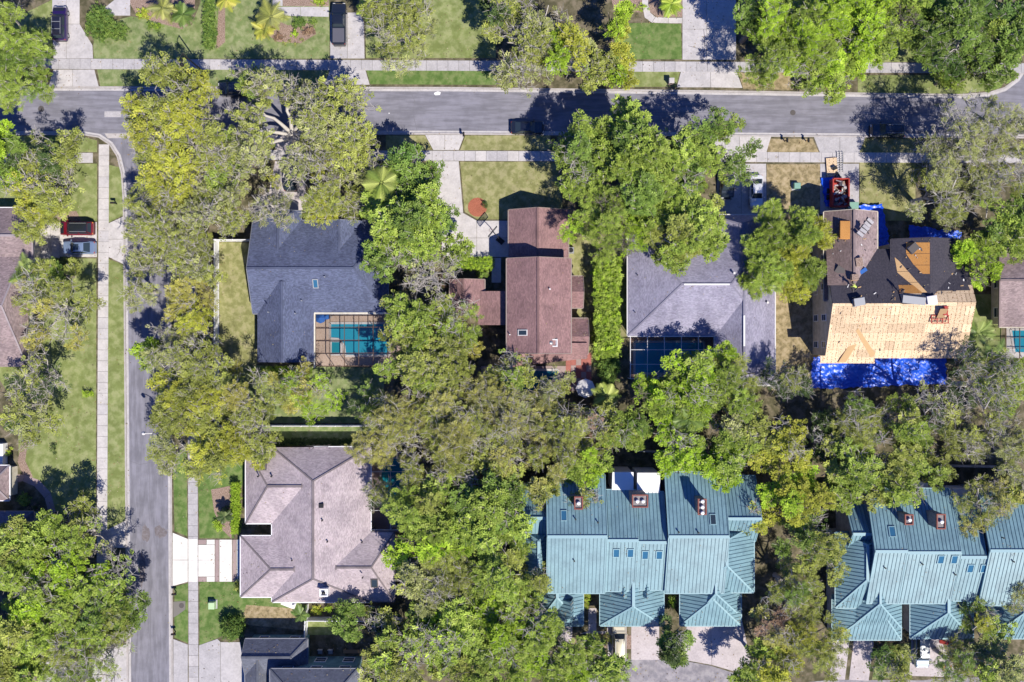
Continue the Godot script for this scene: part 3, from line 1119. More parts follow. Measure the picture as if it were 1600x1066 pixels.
func fence(called: String, label: String, a: Array, b: Array, h: float, mat: Material) -> void:
	var p := P(a[0], a[1])
	var q := P(b[0], b[1])
	var o := thing(called, label, "fence", p)
	var d := (q - p)
	var n := maxi(1, int(round(d.length() / 2.4)))
	var x := d.normalized()
	var bs := Basis(x, Vector3.UP, x.cross(Vector3.UP))
	for k in n + 1:
		var at := x * d.length() * k / n
		var st := mb()
		box(st, at + Vector3.UP * (h * .5 + .04), Vector3(.13, h + .08, .13), bs)
		loft(st, [ring(at, .17, .17, h + .08, 0, bs), ring(at, .17, .17, h + .16, .08, bs)])
		obj("post", st, mat, o)
		if k < n:
			var mid := x * d.length() * (k + .5) / n
			var len := d.length() / n - .13
			st = mb()
			box(st, mid + Vector3.UP * (h * .5), Vector3(len, h - .2, .04), bs)
			obj("panel", st, mat, o)
			for y in [.16, h - .06]:
				st = mb()
				box(st, mid + Vector3.UP * y, Vector3(len, .14, .09), bs)
				obj("rail", st, mat, o)

func mailbox(px: float, py: float, label: String, kind := "post", turn := 0.0) -> void:
	var p := P(px, py)
	p.y = .1
	var o := thing("mailbox", label, "mailbox", p, deg_to_rad(turn), "kerbside mailboxes")
	var st := mb()
	if kind == "brick":
		box(st, Vector3(0, .55, 0), Vector3(.62, 1.1, .62))
		obj("pillar", st, M.paver, o)
		st = mb()
		cbox(st, Vector3(0, 1.16, 0), Vector3(.74, .12, .74), .04)
		obj("capstone", st, M.concrete2, o)
		st = mb()
		cbox(st, Vector3(0, .85, .3), Vector3(.26, .28, .12), .03)
		obj("door", st, M.black, o)
		return
	box(st, Vector3(0, .5, 0), Vector3(.11, 1.0, .11))
	box(st, Vector3(0, .9, .12), Vector3(.1, .1, .5))
	obj("post", st, M.wood if kind == "wood" else M.black, o)
	st = mb()
	var r := []
	for e in [-.3, .32]:
		var q := []
		for k in 7: q.append(Vector3(cos(PI * k / 6.0) * .13, 1.08 + sin(PI * k / 6.0) * .13, e + .08))
		q.append(Vector3(-.13, .95, e + .08)); q.append(Vector3(.13, .95, e + .08))
		r.append(q)
	loft(st, r)
	obj("letterbox", st, M.black if kind != "white" else M.white, o)
	st = mb()
	box(st, Vector3(.15, 1.15, .1), Vector3(.02, .16, .05))
	obj("flag", st, M.red_paint, o)

func tarp(label: String, q: Array, lift: float, sdv: int) -> void:
	var o := site("tarp", label, "tarp", P(q[0][0], q[0][1]))
	var n := FastNoiseLite.new()
	n.seed = sdv
	n.frequency = .55
	n.fractal_octaves = 4
	var a := P(q[0][0], q[0][1]); var b := P(q[1][0], q[1][1]); var c := P(q[2][0], q[2][1]); var d := P(q[3][0], q[3][1])
	var nx := int(a.distance_to(b) / .16)
	var nz := int(maxf(a.distance_to(d), b.distance_to(c)) / .16)
	var at := func(i: int, j: int) -> Vector3:
		var v := a.lerp(b, float(i) / nx).lerp(d.lerp(c, float(i) / nx), float(j) / nz)
		v.x += n.get_noise_2d(v.z * 1.5, 40) * .3
		v.z += n.get_noise_2d(v.x * 1.5, 90) * .3
		v.y = .16 + lift * (1.0 - float(j) / nz) + .34 * absf(n.get_noise_2d(v.x * 1.6, v.z * 1.6)) + .18 * absf(n.get_noise_2d(v.x * 5, v.z * 5 + 50))
		return v
	var st := mb(true)
	for i in nx:
		for j in nz:
			quad(st, at.call(i, j), at.call(i + 1, j), at.call(i + 1, j + 1), at.call(i, j + 1))
	obj("sheet", st, M.tarp, o)

func pool(called: String, label: String, deck: Array, water: Array, deck_mat: Material, water_mat: Material) -> void:
	var o := site(called, label, "swimming pool", P(deck[0][0], deck[0][1]))
	var st := mb()
	prism(st, deck, 0, .16)
	obj("deck", st, deck_mat, o)
	st = mb()
	prism(st, water, .1, .19)
	obj("water", st, water_mat, o)
	for k in water.size():
		var a := P(water[k][0], water[k][1]) + Vector3.UP * .19
		var b := P(water[(k + 1) % water.size()][0], water[(k + 1) % water.size()][1]) + Vector3.UP * .19
		st = mb()
		bar(st, a, b, .3, .1)
		obj("coping", st, M.concrete2, o)

func cage(label: String, x0: float, y0: float, x1: float, y1: float, h: float, nx: int, ny: int, mat: Material, mesh_alpha := true) -> void:
	var a := P(x0, y0, h)
	var b := P(x1, y1, h)
	var o := thing("pool_cage", label, "pool enclosure", Vector3(a.x, 0, a.z))
	var sz := b - a
	for i in nx + 1:
		var x := sz.x * i / nx
		var st := mb()
		bar(st, Vector3(x, h, 0), Vector3(x, h, sz.z), .09, .1)
		obj("beam", st, mat, o)
		for z in [0.0, sz.z]:
			st = mb()
			bar(st, Vector3(x, .1, z), Vector3(x, h - .05, z), .07, .07)
			obj("post", st, mat, o)
	for j in ny + 1:
		var z := sz.z * j / ny
		var st := mb()
		bar(st, Vector3(0, h + .012, z), Vector3(sz.x, h + .012, z), .08, .1)
		obj("crossbeam", st, mat, o)
	if mesh_alpha:
		var st := mb()
		box(st, Vector3(sz.x * .5, h + .075, sz.z * .5), Vector3(sz.x, .004, sz.z))
		obj("screen", st, M.screen, o)

func lamp_post(px: float, py: float, h: float, arm: Vector3, mat: Material, label: String) -> void:
	var p := P(px, py)
	p.y = .1
	var o := thing("street_lamp", label, "street lamp", p)
	var st := mb(true)
	cyl(st, Vector3.ZERO, Vector3(0, .5, 0), .2, .17, 12)
	cyl(st, Vector3(0, .5, 0), Vector3(0, h, 0), .12, .08, 12)
	obj("pole", st, mat, o)
	st = mb(true)
	var pts := []
	for k in 6: pts.append(Vector3(0, h - .1 + .5 * sin(PI * k / 5.0 * .7), 0) + arm * k / 5.0)
	tube(st, pts, .06, .045, 7)
	obj("arm", st, mat, o)
	st = mb(true)
	var e: Vector3 = pts[5]
	cyl(st, e + Vector3(0, .06, 0), e - Vector3(0, .1, 0), .12, .2, 12)
	cyl(st, e - Vector3(0, .1, 0), e - Vector3(0, .55, 0), .24, .2, 12)
	obj("lamp_head", st, mat, o)

func utility_box(px: float, py: float, w: float, h: float, d: float, mat: Material, label: String) -> void:
	var p := P(px, py, h)
	p.y = .1
	var o := thing("utility_box", label, "utility box", p)
	var st := mb()
	cbox(st, Vector3(0, h * .5, 0), Vector3(w, h, d), .05)
	obj("cabinet", st, mat, o)
	st = mb()
	box(st, Vector3(0, .03, 0), Vector3(w + .3, .08, d + .3))
	obj("pad", st, M.concrete3, o)

func cover(px: float, py: float, r: float, mat: Material, label: String) -> void:
	var st := mb()
	var p := P(px, py)
	cyl(st, p, p + Vector3.UP * .022, r, r, 20)
	var o := obj("manhole_cover", st, mat, self)
	tag(o, label, "manhole cover", "manhole covers")

func air_conditioner(px: float, py: float, label: String, round_one := false) -> void:
	var p := P(px, py, .9)
	p.y = .05
	var o := thing("air_conditioner", label, "air conditioner", p)
	var st := mb()
	if round_one: cyl(st, Vector3.ZERO, Vector3(0, .9, 0), .42, .42, 16)
	else: cbox(st, Vector3(0, .45, 0), Vector3(.9, .9, .9), .05)
	obj("casing", st, M.grey_metal, o)
	st = mb()
	cyl(st, Vector3(0, .9, 0), Vector3(0, .94, 0), .34, .34, 18)
	obj("fan_grille", st, M.dark_metal, o)

func _ready() -> void:
	var c := Camera3D.new()
	c.name = "camera"
	add_child(c)
	c.position = cam
	c.rotation_degrees = Vector3(-90, 0, 0)
	c.fov = rad_to_deg(2.0 * atan(533.0 * S / H))
	c.near = 1.0
	c.far = 6000.0
	c.current = true
	var sky_mat := ProceduralSkyMaterial.new()
	sky_mat.sky_top_color = Color(.2, .36, .7)
	sky_mat.sky_horizon_color = Color(.5, .62, .86)
	sky_mat.sky_curve = .18
	sky_mat.ground_bottom_color = Color(.2, .22, .18)
	sky_mat.ground_horizon_color = Color(.5, .6, .75)
	sky_mat.sky_energy_multiplier = .88
	var sky := Sky.new()
	sky.sky_material = sky_mat
	var env := Environment.new()
	env.background_mode = Environment.BG_SKY
	env.sky = sky
	env.tonemap_mode = Environment.TONE_MAPPER_LINEAR
	env.tonemap_exposure = 1.26
	env.ambient_light_source = Environment.AMBIENT_SOURCE_SKY
	env.sdfgi_enabled = true
	env.ssao_enabled = true
	env.ssil_enabled = true
	var we := WorldEnvironment.new()
	we.environment = env
	we.name = "surroundings"
	add_child(we)
	var sun := DirectionalLight3D.new()
	sun.name = "sun"
	add_child(sun)
	sun.light_color = Color(1.0, .97, .91)
	sun.light_energy = 1.6
	sun.light_angular_distance = .5
	sun.shadow_enabled = true
	sun.look_at_from_position(Vector3(0, 0, 0), Vector3(-.36, -.777, -.515))
	rng.seed = 4
	shape_noise.seed = 77
	shape_noise.frequency = .06
	materials()
	var bm := BoxMesh.new()
	bm.size = Vector3.ONE
	unit_box = bm
	sprigs = {"oak": make_sprig(26, .2, .1, .62, .2, .1, 1), "fine": make_sprig(40, .14, .06, .62, .19, .05, 2), "feather": make_sprig(26, .26, .085, .8, .15, .2, 3), "broad": make_sprig(17, .3, .17, .66, .24, .15, 4)}
	streets()
	yards()
	houses()
	townhouses()
	building_site()
	traffic()
	furniture()
	planting()
	trees()
	debris()
	settle()

func streets() -> void:
	ground("ground", rect(-16000, -16000, 17600, 17600), -.3, -.05, M.far, "wide ground of grass and scrub beyond the streets", "ground")
	var north := [[-700, -700], [1612, -700], [1612, 70], [1603, 104], [1590, 124], [1570, 139], [1545, 147], [1500, 150], [1100, 144], [700, 139], [150, 138], [-700, 138]]
	var se := [[2300, 217], [1600, 214], [1000, 210], [700, 208], [330, 208], [305, 211], [285, 223], [272, 243], [267, 272], [265, 330], [266, 700], [268, 1066], [269, 1800], [2300, 1800]]
	var sw := [[-700, 208], [130, 209], [155, 213], [173, 225], [185, 244], [192, 272], [195, 320], [198, 700], [201, 1066], [202, 1800], [-700, 1800]]
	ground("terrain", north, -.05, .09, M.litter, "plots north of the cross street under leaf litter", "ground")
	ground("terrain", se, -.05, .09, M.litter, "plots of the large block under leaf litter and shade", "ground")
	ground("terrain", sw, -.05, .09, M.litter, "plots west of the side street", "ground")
	ground("road", [[-700, 130], [700, 134], [1600, 60], [1610, -700], [1700, -700], [1700, 100], [2300, 130], [2300, 222], [1600, 222], [700, 216], [-700, 214]], -.1, .0, M.asphalt, "grey asphalt residential street across the top", "road")
	ground("road", [[185, 216], [330, 216], [285, 300], [275, 700], [277, 1800], [194, 1800], [190, 700], [186, 300], [150, 216]], -.1, .004, M.asphalt_down, "grey asphalt side street running down the left", "road")
	ground("gutter", [[163, 208.5], [300, 209], [300, 216], [168, 216]], -.1, .02, M.kerb, "concrete gutter across the mouth of the side street", "gutter")
	for e in [[north.slice(2), "pale concrete kerb on the north side of the street", -1.0], [se.slice(0, 14), "pale concrete kerb round the large block", 1.0], [sw.slice(0, 10), "pale concrete kerb round the western corner plot", -1.0]]:
		tag(obj("kerb", ribbon(e[0], .24, -.12 * e[2], -.04, .13), M.kerb, self), e[1], "kerb", "", "structure")
		tag(obj("gutter", ribbon(e[0], .34, .17 * e[2], -.04, .012), M.concrete, self), String(e[1]).replace("kerb", "gutter strip"), "gutter", "", "structure")
	var cs := [M.concrete, M.concrete2, M.concrete3]
	walkway("sidewalk", "long concrete sidewalk north of the cross street", [-60, 99.5], [1640, 107.5], 16, .15, [M.concrete3, M.concrete, M.concrete3])
	walkway("sidewalk", "concrete sidewalk on the south side of the cross street", [270, 242], [1700, 248], 15.5, .15, cs)
	walkway("sidewalk", "short concrete sidewalk to the western corner", [-40, 247], [152, 247], 15.5, .15, cs)
	walkway("sidewalk", "bright concrete sidewalk west of the side street", [163, 226], [158.5, 1100], 16, .15, [M.concrete2, M.concrete2, M.concrete])
	walkway("sidewalk", "grey concrete sidewalk east of the side street", [300, 264], [303, 1100], 15, .15, [M.concrete3, M.concrete3, M.concrete])
	# private drive of the townhouses
	ground("private_drive", [[890, 1032], [1000, 1030], [1060, 1031], [1110, 1040], [1180, 1062], [1240, 1100], [1240, 1300], [850, 1300]], .09, .105, M.asphalt2, "pale worn asphalt drive in front of the townhouses", "drive")
	ground("private_drive", [[1240, 1068], [1300, 1062], [1440, 1063], [1490, 1058], [1640, 1060], [1640, 1300], [1240, 1300]], .09, .105, M.asphalt2, "pale asphalt drive along the second townhouse row", "drive")
	# stains and patches on the asphalt
	for q in [[rect(163, 174, 189, 183), "pale repair patch on the street by the corner", M.concrete3], [blot(227, 834, 8, 14), "brown oil stain on the side street", M.stain], [blot(250, 832, 12, 11), "faint brown stain beside the oil stain on the side street", M.stain], [blot(222, 890, 6, 30), "long brownish stain on the side street by the big tree", M.stain], [blot(199, 795, 4, 11), "dark wet patch at the western gutter of the side street", M.iron]]:
		var st := mb()
		prism(st, q[0], -.02, .009)
		tag(obj("road_patch", st, q[2], self), q[1], "stain", "", "structure")
	# seams and cracks sealed with tar
	for q in [[[[270, 172], [420, 171], [600, 172.6], [760, 172], [930, 174], [1100, 176], [1300, 179], [1500, 181]], "long thin seam along the middle of the cross street"], [[[233, 330], [232, 480], [233.5, 640], [234, 800], [235, 960], [236, 1100]], "long thin seam along the middle of the side street"], [[[640, 141], [648, 158], [645, 176], [652, 206]], "crooked crack across the street in front of the dry verge"], [[[201, 720], [218, 726], [240, 722], [265, 730]], "crooked crack across the side street"], [[[1075, 72], [1090, 76], [1099, 81], [1112, 74]], "crooked crack in the wide driveway"], [[[1099, 46], [1101, 60], [1100, 78], [1098, 94]], "upright crack in the wide driveway"]]:
		var st := ribbon(q[0], .07, 0, 0.0, .01 if not q[1].contains("driveway") else .1335)
		tag(obj("crack", st, M.tar if not q[1].contains("driveway") else M.stain, self), q[1], "crack", "", "structure")

func blot(x: float, y: float, rx: float, ry: float) -> Array:
	var o := []
	for k in 15: o.append([x + cos(TAU * k / 15) * rx * rng.randf_range(.6, 1.1), y + sin(TAU * k / 15) * ry * rng.randf_range(.6, 1.1)])
	return o

func yards() -> void:
	var L := [
		["lush", [[146, 72], [150, 40], [205, 26], [300, 40], [315, 0], [345, -20], [515, -20], [515, 92], [147, 92]], "mown green lawn between two driveways in the north"],
		["lush", [[152, 109], [515, 109], [506, 135], [157, 135]], "grass verge beside the long sidewalk in the north"],
		["deep_lawn", [[572, 109], [778, 109], [776, 133], [579, 132]], "bright green grass verge in front of the leaning grey oak"],
		["lawn", [[570, -20], [775, -20], [775, 91], [572, 91]], "yellowish lawn round the grey oak in the north"],
		["deep_lawn", [[960, 38], [1000, 36], [1012, 36], [1064, 38], [1065, 93], [960, 93]], "deep green square lawn beside a wide driveway"],
		["lawn", [[985, 111], [1063, 111], [1056, 136], [980, 136]], "patchy grass verge west of the wide driveway"],
		["sand", [[1153, 112], [1240, 113], [1240, 141], [1161, 139]], "bare sandy verge east of the wide driveway"],
		["lawn", [[1340, 118], [1580, 117], [1560, 140], [1500, 147], [1340, 145]], "shaded grass verge at the northeast corner"],
		["lawn", [[1320, 60], [1600, 60], [1590, 97], [1320, 97]], "shaded lawn under the northeast trees"],
		["lawn", [[20, 30], [82, 0], [82, 92], [20, 92]], "small lawn west of the dark purple car"],
		["lawn", [[-40, 212], [128, 213], [152, 220], [152, 238], [-40, 238]], "grass verge at the western corner"],
		["lawn", [[-40, 256], [152, 256], [152, 346], [60, 346], [-40, 320]], "lawn behind the western corner sidewalk"],
		["lawn", [[171, 258], [188, 262], [193, 300], [194, 336], [170, 348]], "small curved verge north of the double driveway"],
		["lawn", [[168, 404], [194, 414], [197, 812], [168, 830]], "long narrow verge along the side street"],
		["lawn", [[60, 404], [151, 404], [150, 830], [90, 800], [30, 720], [28, 640], [-20, 560], [60, 540]], "broad front lawn west of the side street"],
		["deep_lawn", [[270, 700], [292, 700], [293, 838], [273, 830]], "green verge above the white driveway"],
		["deep_lawn", [[309, 720], [390, 720], [378, 760], [360, 800], [366, 841], [312, 841]], "deep green lawn corner above the white driveway"],
		["deep_lawn", [[273, 917], [294, 911], [294, 1005], [273, 996]], "green verge below the white driveway"],
		["deep_lawn", [[312, 909], [377, 909], [480, 930], [470, 962], [385, 972], [345, 995], [312, 1008]], "green lawn around the round clipped bush"],
		["sand", [[385, 945], [478, 952], [478, 985], [376, 975]], "bare tan strip beside the dark roofed garage"],
		["dry", [[342, 378], [398, 380], [402, 570], [344, 570]], "dry yellowish side yard inside the white fence"],
		["lush", [[344, 570], [600, 575], [600, 661], [344, 661]], "green back lawn inside the white fence"],
		["lush", [[390, 667], [580, 667], [580, 700], [390, 700]], "narrow shaded lawn behind the white fence"],
		["dry", [[603, 212], [664, 212], [676, 234], [603, 234]], "dry grass verge west of the basketball driveway"],
		["dry", [[727, 212], [860, 212], [860, 235], [719, 235]], "dry grass verge east of the basketball driveway"],
		["dry", [[719, 253], [870, 253], [880, 330], [795, 332], [793, 343], [746, 343], [726, 331]], "dry yellow lawn in front of the brown roofed house"],
		["dry", [[888, 360], [985, 360], [985, 520], [930, 580], [890, 540]], "dry lawn strip beside the brown roofed house"],
		["sand", [[1199, 217], [1269, 217], [1280, 240], [1199, 240]], "bare brown verge with mailboxes"],
		["sand", [[1198, 257], [1281, 257], [1281, 340], [1198, 340]], "bare brown lawn west of the roofing site"],
		["sand", [[1205, 440], [1282, 440], [1282, 610], [1205, 610]], "tan gap between the grey roof and the roofing site"],
		["dry", [[1343, 217], [1430, 217], [1430, 345], [1343, 345]], "patchy lawn under the big shade tree"],
		["lawn", [[1500, 460], [1570, 460], [1560, 560], [1500, 560]], "grass strip east of the roofing site"],
		["lawn", [[1372, 1010], [1455, 1000], [1418, 1056], [1362, 1062]], "small planted island between the townhouse driveways"],
		["lawn", [[480, 967], [555, 967], [555, 992], [480, 992]], "small tan lawn behind the dark roofed house"]]
	var k := 0
	for q in L:
		ground("lawn", q[1], .05, .105 + .0045 * (k % 3), M[q[0]], q[2], "lawn")
		k += 1
	var B := [
		["mulch", [[200, 0], [305, 0], [304, 34], [285, 46], [255, 38], [215, 26]], "planting bed of palms in the north lawn"],
		["mulch", [[342, 14], [352, 10], [352, 66], [338, 78]], "pinkish mulch strip beside the thin hedge"],
		["mulch", [[405, 20], [450, 40], [490, 36], [494, 54], [470, 68], [435, 66], [410, 50]], "mulched bed of palms and red shrubs"],
		["mulch", [[442, -20], [514, -20], [514, 10], [442, 10]], "mulched bed beside the pickup truck"],
		["mulch", [[950, -20], [1003, -20], [1003, 20], [960, 18]], "brown mulched bed by the curved path"],
		["mulch", [[1013, -20], [1066, -20], [1066, 27], [1026, 27], [1014, 18]], "purple brown mulched bed inside the curved path"],
		["red_mulch", rounded(746, 324, 15, 16), "round red mulch ring with a small palm"],
		["mulch", [[330, 765], [366, 758], [362, 842], [348, 828], [335, 800]], "pinkish mulch bed along the clipped hedge"],
		["mulch", [[34, 690], [44, 690], [40, 720], [52, 745], [40, 750], [28, 722]], "curved pink mulch border in the west lawn"],
		["mulch", [[60, 335], [120, 330], [128, 346], [60, 346]], "bare brown bed north of the parked cars"],
		["mulch", [[892, 1000], [948, 988], [948, 1012], [896, 1012]], "brown mulch plot in front of the first townhouse row"],
		["mulch", [[979, 992], [986, 992], [986, 1014], [979, 1014]], "narrow brown mulch strip beside the beige car"]]
	k = 0
	for q in B:
		ground("planting_bed", q[1], .08, .122 + .004 * (k % 2), M[q[0]], q[2], "planting bed")
		k += 1
	var cs := [M.concrete, M.concrete2, M.concrete]
	drive("driveway", "concrete driveway under the dark purple car", [[[82, -20], [104, -20], [104, 40], [82, 40]], [[104, -20], [125, -20], [125, 38], [104, 38]], [[82, 40], [104, 40], [104, 92], [84, 92]], [[104, 38], [125, 38], [145, 71], [146, 92], [104, 92]], [[84, 109], [114, 109], [114, 136], [76, 136]], [[114, 109], [148, 109], [155, 136], [114, 136]]], cs)
	drive("driveway", "stained concrete driveway under the black pickup", [[[516, 20], [543, 20], [543, 92], [516, 92]], [[543, 20], [562, 20], [569, 36], [570, 92], [543, 92]], [[516, 109], [543, 109], [543, 133], [507, 133]], [[543, 109], [571, 109], [578, 133], [543, 133]]], [M.concrete3, M.concrete])
	drive("driveway", "concrete path across the lawn to the pickup", [[[426, -20], [442, -20], [442, 10], [426, 10]], [[430, 11], [470, 11], [470, 26], [444, 25]], [[470, 11], [514, 11], [514, 27], [470, 26]]], M.concrete)
	drive("driveway", "wide concrete driveway of the northern house with the square lawn", [[[1066, -20], [1104, -20], [1104, 46], [1066, 46]], [[1104, -20], [1150, -20], [1150, 46], [1104, 46]], [[1066, 46], [1104, 46], [1104, 94], [1066, 94]], [[1104, 46], [1150, 46], [1150, 94], [1104, 94]], [[1064, 111], [1110, 111], [1110, 137], [1057, 137]], [[1110, 111], [1151, 112], [1160, 138], [1110, 137]]], [M.concrete, M.concrete2])
	drive("driveway", "curved concrete path beside the mulched bed", [[[1003, -20], [1013, -20], [1013, 8], [1003, 8]], [[1003, 8], [1013, 8], [1016, 20], [1024, 27], [1018, 36], [1007, 28]], [[1024, 27], [1044, 28], [1044, 37], [1018, 36]], [[1044, 28], [1066, 28], [1066, 37], [1044, 37]]], M.concrete2)
	drive("driveway", "concrete driveway with a basketball hoop", [[[664, 211], [695, 211], [695, 235], [677, 235]], [[695, 211], [726, 211], [717, 235], [695, 235]], [[677, 252], [717, 252], [724, 333], [684, 333], [681, 290]], [[684, 333], [724, 333], [745, 345], [745, 372], [690, 372]], [[745, 345], [800, 345], [800, 372], [745, 372]], [[690, 372], [745, 372], [745, 402], [690, 402]], [[745, 372], [800, 372], [800, 402], [745, 402]], [[768, 403], [783, 403], [783, 442], [768, 442]]], M.concrete2)
	drive("driveway", "pinkish concrete driveway under the wide grey oak", [[[420, 212], [486, 212], [474, 235], [432, 235]], [[430, 252], [452, 252], [450, 300], [420, 300]], [[452, 252], [476, 252], [478, 300], [450, 300]], [[420, 300], [450, 300], [450, 332], [396, 332], [398, 312]], [[450, 300], [478, 300], [478, 332], [450, 332]]], M.mauve_slab)
	drive("driveway", "shaded concrete driveway with the white car", [[[1108, 213], [1155, 213], [1155, 240], [1122, 240]], [[1155, 213], [1205, 213], [1197, 240], [1155, 240]], [[1122, 256], [1158, 256], [1158, 340], [1116, 340]], [[1158, 256], [1197, 256], [1198, 340], [1158, 340]]], cs)
	drive("driveway", "concrete driveway of the house being re-roofed", [[[1271, 214], [1312, 214], [1312, 240], [1281, 240]], [[1312, 214], [1352, 214], [1342, 240], [1312, 240]], [[1281, 256], [1312, 256], [1312, 335], [1281, 335]], [[1312, 256], [1342, 256], [1342, 335], [1312, 335]]], M.concrete3)
	drive("driveway", "double concrete driveway under the red car and the blue car", [[[58, 347], [80, 347], [80, 374], [58, 374]], [[80, 347], [94, 347], [94, 374], [80, 374]], [[94, 347], [152, 347], [152, 374], [94, 374]], [[58, 374], [80, 374], [80, 404], [58, 404]], [[80, 374], [94, 374], [94, 404], [80, 404]], [[94, 374], [152, 374], [152, 402], [94, 402]], [[170, 349], [194, 338], [195, 374], [170, 374]], [[170, 374], [195, 374], [195, 414], [170, 402]]], M.concrete2)
	drive("driveway", "white painted driveway with brown paver bands", [[[270, 832], [294, 842], [294, 875], [270, 875]], [[270, 875], [294, 875], [294, 909], [270, 916]], [[310, 851], [336, 851], [336, 875], [310, 875]], [[310, 875], [336, 875], [336, 901], [310, 901]], [[323, 843], [336, 843], [336, 851], [323, 851]], [[323, 901], [336, 901], [336, 909], [323, 909]], [[343, 843], [363, 843], [363, 909], [343, 909]], [[370, 843], [378, 843], [378, 909], [370, 909]]], M.white_concrete, .132)
	drive("driveway", "brown paver bands set in the white driveway", [[[336.4, 843], [342.6, 843], [342.6, 909], [336.4, 909]], [[363.4, 843], [369.6, 843], [369.6, 909], [363.4, 909]], [[310, 843], [322.6, 843], [322.6, 850.6], [310, 850.6]], [[310, 901.4], [322.6, 901.4], [322.6, 909], [310, 909]]], M.paver, .13)
	drive("driveway", "white slabs where the sidewalk crosses the painted driveway", [[[294.5, 842], [309.5, 842], [309.5, 875], [294.5, 875]], [[294.5, 875], [309.5, 875], [309.5, 909], [294.5, 909]]], M.white_concrete, .158)
	drive("driveway", "grey mottled driveway at the bottom beside the round bush", [[[271, 998], [294, 1007], [294, 1100], [271, 1100]], [[311, 1008], [340, 998], [345, 1003], [345, 1100], [311, 1100]], [[345, 1003], [376, 1003], [384, 1045], [388, 1100], [345, 1100]]], [M.concrete3, M.concrete3, M.concrete])
	drive("driveway", "pale driveway apron half under the bottom left tree", [[[167, 828], [199, 812], [200, 856], [167, 856]]], M.concrete2)
	drive("driveway", "pale driveway under the lower edge of the bottom left tree", [[[167, 1015], [200, 1006], [201, 1100], [167, 1100]], [[60, 1030], [152, 1030], [152, 1100], [60, 1100]]], M.concrete)
	drive("driveway", "curved garden path to the southwestern house", [[[14, 740], [40, 742], [36, 752], [16, 756]], [[40, 742], [62, 750], [54, 760], [36, 752]], [[62, 750], [80, 770], [70, 778], [54, 760]], [[80, 770], [88, 800], [77, 804], [70, 778]]], M.paver)
	drive("driveway", "white concrete walk at the top beside the clipped shrubs", [[[162, 14], [204, -20], [204, 25], [165, 25]]], M.concrete)
	drive("driveway", "concrete forecourt with the beige car and the courtyard path", [[[919, 950], [932, 950], [932, 986], [919, 986]], [[919, 986], [948, 986], [948, 990], [905, 990]], [[948, 972], [979, 972], [979, 1032], [950, 1032]], [[986, 972], [1030, 972], [1030, 1031], [986, 1031]], [[876, 972], [895, 972], [892, 1032], [872, 1032]]], M.mauve_slab)
	drive("driveway", "pale concrete forecourt of the first townhouse row by the curved drive", [[[1074, 972], [1110, 972], [1112, 1039], [1062, 1030]], [[1110, 972], [1160, 972], [1178, 1058], [1112, 1039]]], M.mauve_slab)
	drive("driveway", "pale concrete forecourt of the second townhouse row with a planter strip", [[[1300, 996], [1328, 996], [1320, 1062], [1296, 1062]], [[1334, 996], [1366, 996], [1357, 1064], [1326, 1062]]], M.mauve_slab)
	drive("driveway", "concrete bay under the silver car", [[[1424, 994], [1466, 994], [1490, 1040], [1488, 1058], [1420, 1056]]], M.mauve_slab)

func rounded(x: float, y: float, rx: float, n: int) -> Array:
	var o := []
	for k in n: o.append([x + cos(TAU * k / n) * rx, y + sin(TAU * k / n) * rx])
	return o

